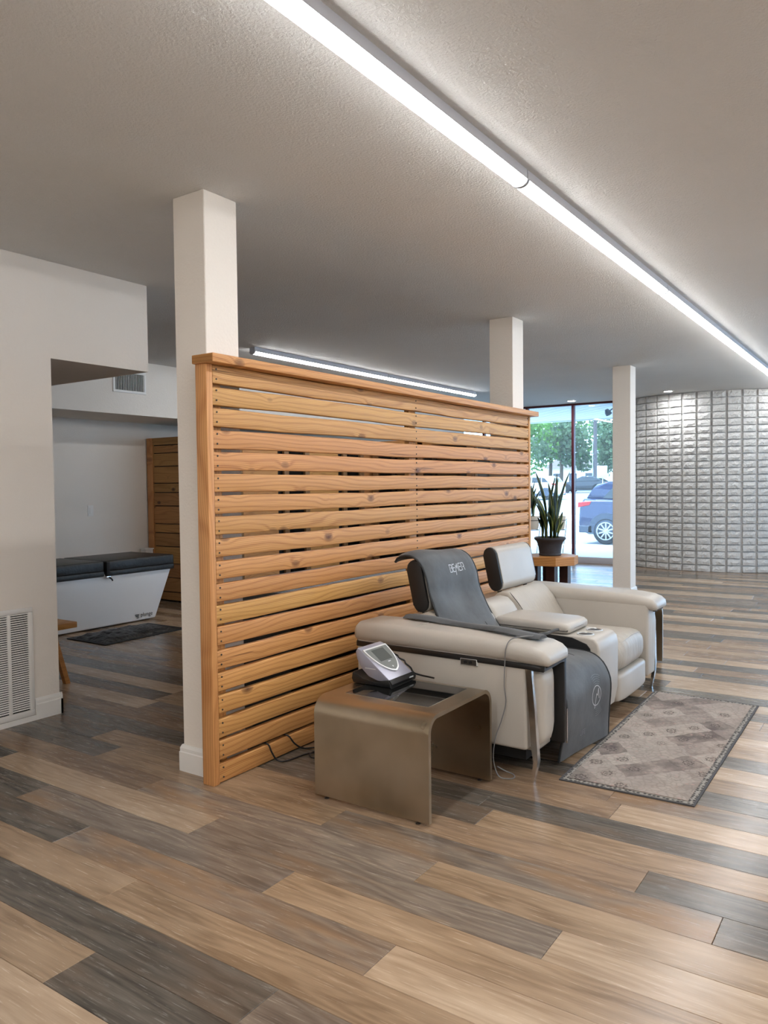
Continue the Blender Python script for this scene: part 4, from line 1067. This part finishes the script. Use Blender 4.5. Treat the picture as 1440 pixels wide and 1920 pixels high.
for (r, d, L, W, bend, tw) in ((-.085, 0, .30, .060, -.02, .6), (-.06, -.05, .52, .075, -.14, .5), (-.03, .02, .75, .046, -.12, .8), (-.01, -.03, .50, .05, .0, .9), (.01, .03, .48, .05, -.01, 1.0),
      (.03, 0, .62, .046, -.05, .8), (.04, -.02, .70, .044, .03, .9), (.055, .02, .74, .040, .16, .7), (.05, -.04, .60, .036, .10, .8), (.07, 0, .30, .055, .06, .7), (.03, -.07, .24, .055, .05, .9),
      (-.01, -.07, .30, .06, -.03, .8), (-.045, .04, .44, .055, -.06, .7), (.02, .05, .56, .05, .05, .6), (-.02, .06, .70, .03, .10, 1.0), (.08, .03, .20, .045, .07, .5), (-.05, .0, .40, .06, -.10, .4), (.0, -.05, .36, .06, .02, .5), (.045, .04, .42, .055, .04, .4), (-.07, .03, .24, .06, -.05, .6)):
    v = off(r, d); LV.append((v.x, v.y, L*.97, W*1.5, bend, tw+.5, RA))
snake_plant(pp, PC, PT+.16, LV)
def wire_plant(c, zt, label, seed, nl_):
    t = thing('plant_on_wire_stand', (c.x, c.y, 0), label, 'potted plant', 'snake plants in white pots on wire stands')
    lathe('pot', [(0, 0), (.075, 0), (.085, .02), (.10, .15), (.10, .165), (.092, .165), (.09, .15), (0, .148)], (c.x, c.y, zt-.165), 'pot_white', t, 28)
    for k in range(3):
        a = k*2*PI/3+.4; ca, sa = math.cos(a), math.sin(a)
        tube('stand_leg', [(c.x+.11*ca, c.y+.11*sa, zt-.03), (c.x+.10*ca, c.y+.10*sa, zt-.17), (c.x+.06*ca, c.y+.06*sa, (zt-.2)/2+.05), (c.x+.13*ca, c.y+.13*sa, .004)], .004, 'wire', t, 6, 5)
    tube('stand_ring', [(c.x+.108*math.cos(a), c.y+.108*math.sin(a), zt-.05) for a in [2*PI*k/20 for k in range(21)]], .004, 'wire', t, 6, 0)
    tube('stand_ring', [(c.x+.09*math.cos(a), c.y+.09*math.sin(a), zt-.169) for a in [2*PI*k/20 for k in range(21)]], .004, 'wire', t, 6, 0)
    r_ = random.Random(seed); L = []
    for k in range(nl_):
        v = off(r_.uniform(-.05, .05), r_.uniform(-.05, .05)); L.append((v.x, v.y, r_.uniform(.22, .52), r_.uniform(.045, .065), r_.uniform(-.06, .12), r_.uniform(.6, 1.6), RA+r_.uniform(-.4, .4)))
    snake_plant(t, c, zt-.02, L)
wire_plant(Vector((-3.83, 8.88, 0)), 1.0, 'snake plant in a white pot on a wire stand at the partition end', 4, 9)
wire_plant(Vector((-3.56, 9.05, 0)), 1.0, 'snake plant in a white pot on a wire stand behind the charcoal pot', 8, 5)

# ================================================================== OUTDOORS
def gz(y):
    if y < 24: return -.2
    if y < 70: return -.2+.85*(y-24)/46
    return .65
def ground(name, y0, y1, mat, dz, label):
    ys = [y0]+[y for y in (24, 40, 55, 70) if y0 < y < y1]+[y1]; V = []; F = []
    for y in ys:
        for x in (-75, 45): V.append((x, y, gz(y)+dz))
    for i in range(len(ys)-1): F.append((2*i, 2*i+1, 2*i+3, 2*i+2))
    me = raw(V, F); o = add(name, me, mat)
    bm = bmesh.new(); bm.from_mesh(me); r = bmesh.ops.extrude_face_region(bm, geom=bm.faces[:])
    for v in r['geom']:
        if isinstance(v, bmesh.types.BMVert): v.co.z -= .3
    bmesh.ops.recalc_face_normals(bm, faces=bm.faces[:]); bm.to_mesh(me); bm.free(); return struct(o, label)
ground('floor_pavement', Y_FAR+.10, 18.3, 'concrete', .10, 'pale concrete pavement outside the glazing')
ground('floor_street', 18.3, 140, 'asphalt', 0, 'sunlit grey asphalt street and car park')
ground('floor_verge', 29, 33, 'concrete', .03, 'pale concrete strip across the car park')
# side street right of the building
struct(box('floor_side_pavement', X_RIGHT+.12, 45, -20, Y_FAR+.10, -.4, -.08, 'concrete'))
cn = struct(thing('ceiling_canopy', (-2, 14.9, 2.86), 'white board soffit of the canopy outside the glazing', None))
box('deck', -14, 8, Y_FAR+.12, 16.6, 2.85, 3.0, 'soffit_board', cn)
box('side_sunshade', X_RIGHT+.13, 8, -4, Y_FAR+.12, 2.83, 3.0, 'soffit_board', cn)  # unseen canopy run added to keep direct sun out of the side glazing
box('fascia', -14, 8, 16.56, 16.66, 2.78, 3.05, 'soffit_board', cn)
ca_, cb_ = Y_FAR+.13, 16.55
for k in range(58):
    x0 = -13.0+k*.30; sl = -1.25
    V = []
    for z in (2.80, 2.849):
        for (x, y) in ((x0, ca_), (x0+.272, ca_), (x0+.272+sl*(cb_-ca_)*.8, cb_), (x0+sl*(cb_-ca_)*.8, cb_)): V.append((x, y, z))
    add('board', raw(V, [(0, 1, 2, 3), (4, 5, 6, 7), (0, 1, 5, 4), (1, 2, 6, 5), (2, 3, 7, 6), (3, 0, 4, 7)]), 'soffit_board', cn)
sp = thing('twin_spotlight', (-4.35, 13.95, 2.80), 'twin-head spotlight under the canopy outside', 'spotlight')
box('mount', -4.40, -4.30, 13.90, 14.0, 2.765, 2.80, 'cladding', sp)
for sx in (-1, 1):
    tube('arm', [(-4.35+.03*sx, 13.95, 2.765), (-4.35+.09*sx, 13.95, 2.74), (-4.35+.13*sx, 13.93, 2.70)], .012, 'cladding', sp, 8)
    hd = add('head', lathem([(0, .06), (.03, .055), (.055, .0), (.058, -.05), (.05, -.05), (0, -.03)], (0, 0, 0), 18), 'cladding', sp, 40)
    hd.data.transform(Matrix.Translation(world_off(sp))); hd.rotation_euler = (.5, .35*sx, 0); hd.location = Vector((.16*sx, -.03, -.115))

def wheel_parts(root, x, y, z, R, n=10):
    tm_ = lathem([(R*.66, -.09), (R*.9, -.10), (R, -.07), (R, .07), (R*.9, .10), (R*.66, .09)], (0, 0, 0), 28)
    tm_.transform(Matrix.Rotation(PI/2, 4, 'X')); tm_.transform(Matrix.Translation((x, y, z)))
    w_ = add('wheel', tm_, 'tyre', root, 40)
    bm = bmesh.new()
    for k in range(n):
        a = 2*PI*k/n
        vs = bbox(bm, -.018, .018, -.015, .015, .05, R*.64)
        bmesh.ops.transform(bm, matrix=Matrix.Translation((x, y-.085, z)) @ Matrix.Rotation(a, 4, 'Y'), verts=vs)
    sp_ = add('spokes', bm_me(bm), 'rim', w_); sp_['kind'] = 'stuff'
    rm = lathem([(R*.60, -.012), (R*.67, -.02), (R*.68, .06), (R*.60, .06), (R*.60, -.012)], (0, 0, 0), 28); rm.transform(Matrix.Rotation(PI/2, 4, 'X')); rm.transform(Matrix.Translation((x, y-.08, z)))
    add('rim', rm, 'rim', w_, 40)
    hb = lathem([(0, .02), (.05, .018), (.07, 0), (.07, -.02)], (0, 0, 0), 16); hb.transform(Matrix.Rotation(PI/2, 4, 'X')); hb.transform(Matrix.Translation((x, y-.09, z))); add('hub', hb, 'rim', w_, 40)
    dk = lathem([(0, 0), (R*.62, 0)], (0, 0, 0), 24); dk.transform(Matrix.Rotation(PI/2, 4, 'X')); dk.transform(Matrix.Translation((x, y-.02, z))); add('brake_disc', dk, 'tyre', w_)
def car(loc, yaw, kind, paint, label):
    root = thing('car', (0, 0, 0), label, 'car', 'cars outside')
    W_ = 1.84
    if kind == 'suv':
        L_, R, wx = 4.55, .35, (.74, 3.44)
        low = [(.05, .36), (.0, .50), (.0, .78), (.045, .95), (.06, 1.10), (.14, 1.20), (3.25, 1.10), (4.05, 1.00), (4.42, .88), (4.52, .70), (4.55, .40), (4.4, .26), (.25, .26)]
        gh = [(.12, 1.16), (.36, 1.46), (.44, 1.56), (.80, 1.63), (1.7, 1.665), (2.35, 1.63), (3.32, 1.10)]
        win = [[(.62, 1.20), (.86, 1.46), (1.05, 1.50), (1.05, 1.19)], [(1.12, 1.18), (1.12, 1.51), (1.75, 1.53), (1.78, 1.16)], [(1.86, 1.16), (1.83, 1.53), (2.3, 1.50), (2.98, 1.13)]]
        tailp = [(-.015, .96), (.0, 1.10), (.36, 1.13), (.30, 1.02)]; rw = [(.14, 1.20), (.37, 1.47)]
    else:
        L_, R, wx = 4.75, .33, (1.0, 3.75)
        low = [(.05, .34), (.0, .50), (.0, .80), (.08, .98), (.9, 1.0), (3.4, .98), (4.4, .82), (4.7, .66), (4.75, .40), (4.6, .22), (.25, .22)]
        gh = [(.55, .98), (1.25, 1.36), (1.8, 1.46), (2.4, 1.44), (3.5, .97)]
        win = [[(1.0, 1.03), (1.38, 1.33), (1.85, 1.39), (1.88, 1.02)], [(1.96, 1.02), (1.94, 1.39), (2.4, 1.37), (3.1, 1.0)]]
        tailp = [(-.012, .74), (.0, .90), (.32, .88), (.28, .78)]; rw = [(.62, 1.03), (1.26, 1.36)]
    b = add('body', extr(low, 1, 0, W_, .07, 3), paint, root, 35)
    g = add('cabin', extr(gh, 1, .13, W_-.13, .09, 3), paint, root, 35)
    for wp in win:
        for ys in (.118, W_-.124): add('side_window', extr(wp, 1, ys, ys+.012), 'car_glass', g)
    add('rear_window', raw([(rw[0][0]-.012, .30, rw[0][1]), (rw[0][0]-.012, W_-.30, rw[0][1]), (rw[1][0]-.012, W_-.36, rw[1][1]), (rw[1][0]-.012, .36, rw[1][1])], [(0, 1, 2, 3)]), 'car_glass', g)
    for ys in (-.012, W_-.30): add('tail_light', extr(tailp, 1, ys, ys+.312, .01, 1), 'tail', b)
    add('reflector', boxm(-.012, .06, .06, .5, .44, .49, .005, 1), 'tail', b)
    for ya, yb in ((-.012, .02), (W_-.02, W_+.012)):
        for x in wx:
            arch = [(x+(R+.12)*math.cos(a), R+(R+.12)*math.sin(a)) for a in [PI*1.06-PI*1.12*k/16 for k in range(17)]]
            add('arch_trim', extr(arch, 1, ya, yb), 'cladding' if kind == 'suv' else 'black', b)
        add('sill_trim', boxm(wx[0]+R, wx[1]-R, ya, yb, .24, .42), 'cladding' if kind == 'suv' else 'black', b)
        if kind == 'suv': add('bumper_trim', boxm(.02, wx[0]-R-.02, ya, yb, .30, .48, .01, 1), 'cladding', b)
    for x in wx:
        for yy in (.085, W_-.085): wheel_parts(root, x, yy, R, R)
    if kind == 'suv': tube('door_handle', [(1.45, -.012, 1.02), (1.65, -.012, 1.02)], .015, 'rim', b, 6, 0)
    root.location = loc; root.rotation_euler = (0, 0, yaw); return root
car((-7.18, 19.72, -.2), 0, 'suv', 'navy', 'navy blue SUV parked closest outside the glazing, seen from its rear corner')
car((-20.8, 66.3, gz(64)+.02), PI, 'sedan', 'navy2', 'dark sedan farther off, above the roof of the navy SUV')
car((-19.6, 51.4, gz(50)+.02), PI, 'suv', 'white_car', 'white SUV parked across the street behind the snake plants')

def tree(base, H, crown, mat, label, seed, n=2600, size=.34):
    r_ = random.Random(seed); t = thing('street_tree', base, label, 'tree', 'trees across the street')
    tube('trunk', [base, (base[0]+.1, base[1], base[2]+H*.35), (base[0]-.1, base[1]+.1, base[2]+H*.6)], .22, 'bark', t, 8, 4, .10)
    blobs = [(Vector((base[0]+r_.uniform(-1, 1)*crown*.62, base[1]+r_.uniform(-1, 1)*crown*.62, base[2]+H*.62+r_.uniform(-.42, .40)*H*.62)), crown*r_.uniform(.30, .52)) for _ in range(18)]
    V = []; F = []
    for k in range(n):
        c, rr = r_.choice(blobs); d = Vector((r_.gauss(0, 1), r_.gauss(0, 1), r_.gauss(0, 1))).normalized()*rr*(r_.random()**.35); p = c+d
        a = Vector((r_.gauss(0, 1), r_.gauss(0, 1), r_.gauss(0, 1))).normalized(); b = a.orthogonal().normalized(); b = b.lerp(a.cross(b), r_.random()).normalized(); s_ = size*r_.uniform(.6, 1.3)
        n0 = len(V); V += [tuple(p-a*s_*.6), tuple(p+b*s_*.45), tuple(p+a*s_*.6), tuple(p-b*s_*.45)]; F.append((n0, n0+1, n0+2, n0+3))
    me = bpy.data.meshes.new('crown'); me.from_pydata(V, [], F); cr_ = add('crown', me, mat, t); cr_['kind'] = 'stuff'
tree((-29.5, 73, .6), 8.6, 4.4, 'fol1', 'large bright green tree at the left of the glazing view', 1, 3600)
tree((-27.4, 70.5, .6), 7.2, 3.0, 'fol2', 'dull green tree in front of the large bright one', 2, 2200)
tree((-26.5, 84, .6), 8.2, 3.4, 'fol2', 'grey-green tree in the middle, left of the utility pole', 3, 2600)
tree((-22.6, 74, .6), 6.2, 2.6, 'fol2', 'grey-green tree right of the utility pole', 4, 2600)
tree((-15.0, 66, .6), 5.4, 2.6, 'fol1', 'yellowish green tree at the right edge beside the lone pillar', 5, 2400)
pl = thing('utility_pole', (-23.65, 69.4, .6), 'dark wooden utility pole with a lamp arm across the street', 'utility pole')
tube('post', [(-23.65, 69.4, .6), (-23.65, 69.4, 10.5)], .18, 'pole_wood', pl, 10, 2, .15)
box('crossarm', -25.1, -22.1, 69.3, 69.45, 8.6, 8.75, 'pole_wood', pl)
tube('lamp_arm', [(-23.65, 69.4, 7.2), (-23.1, 69.2, 7.5), (-22.4, 69.0, 7.4)], .05, 'cladding', pl, 6)
box('lamp_head', -22.5, -21.7, 68.88, 69.12, 7.28, 7.42, 'cladding', pl, .03)
box('conduit', -23.86, -23.80, 69.2, 69.26, .4, 5.0, 'sign', pl)
sg = thing('street_sign', (-18.3, 55.3, .4), 'pale rectangular street sign on a post beside the utility pole', 'sign')
tube('post', [(-18.3, 55.3, .3), (-18.3, 55.3, 2.6)], .035, 'alu', sg, 8, 2)
box('panel', -18.7, -17.95, 55.24, 55.28, 1.75, 2.65, 'sign', sg, .01)
hs_ = thing('far_house', (-36.5, 100, .6), 'small pale house far across the street between the trees', 'house')
box('walls', -40, -32.5, 98, 104, .6, 3.4, 'house', hs_)
add('roof', extr([(-40.4, 3.4), (-32.1, 3.4), (-34.5, 5.0), (-38, 5.0)], 1, 97.6, 104.4), 'roof_far', hs_)
for x in (-38.6, -36.4, -34.2): box('window', x-.5, x+.5, 97.95, 98.02, 1.5, 2.7, 'car_glass', hs_)
scn.cycles.sample_clamp_indirect = 6.0
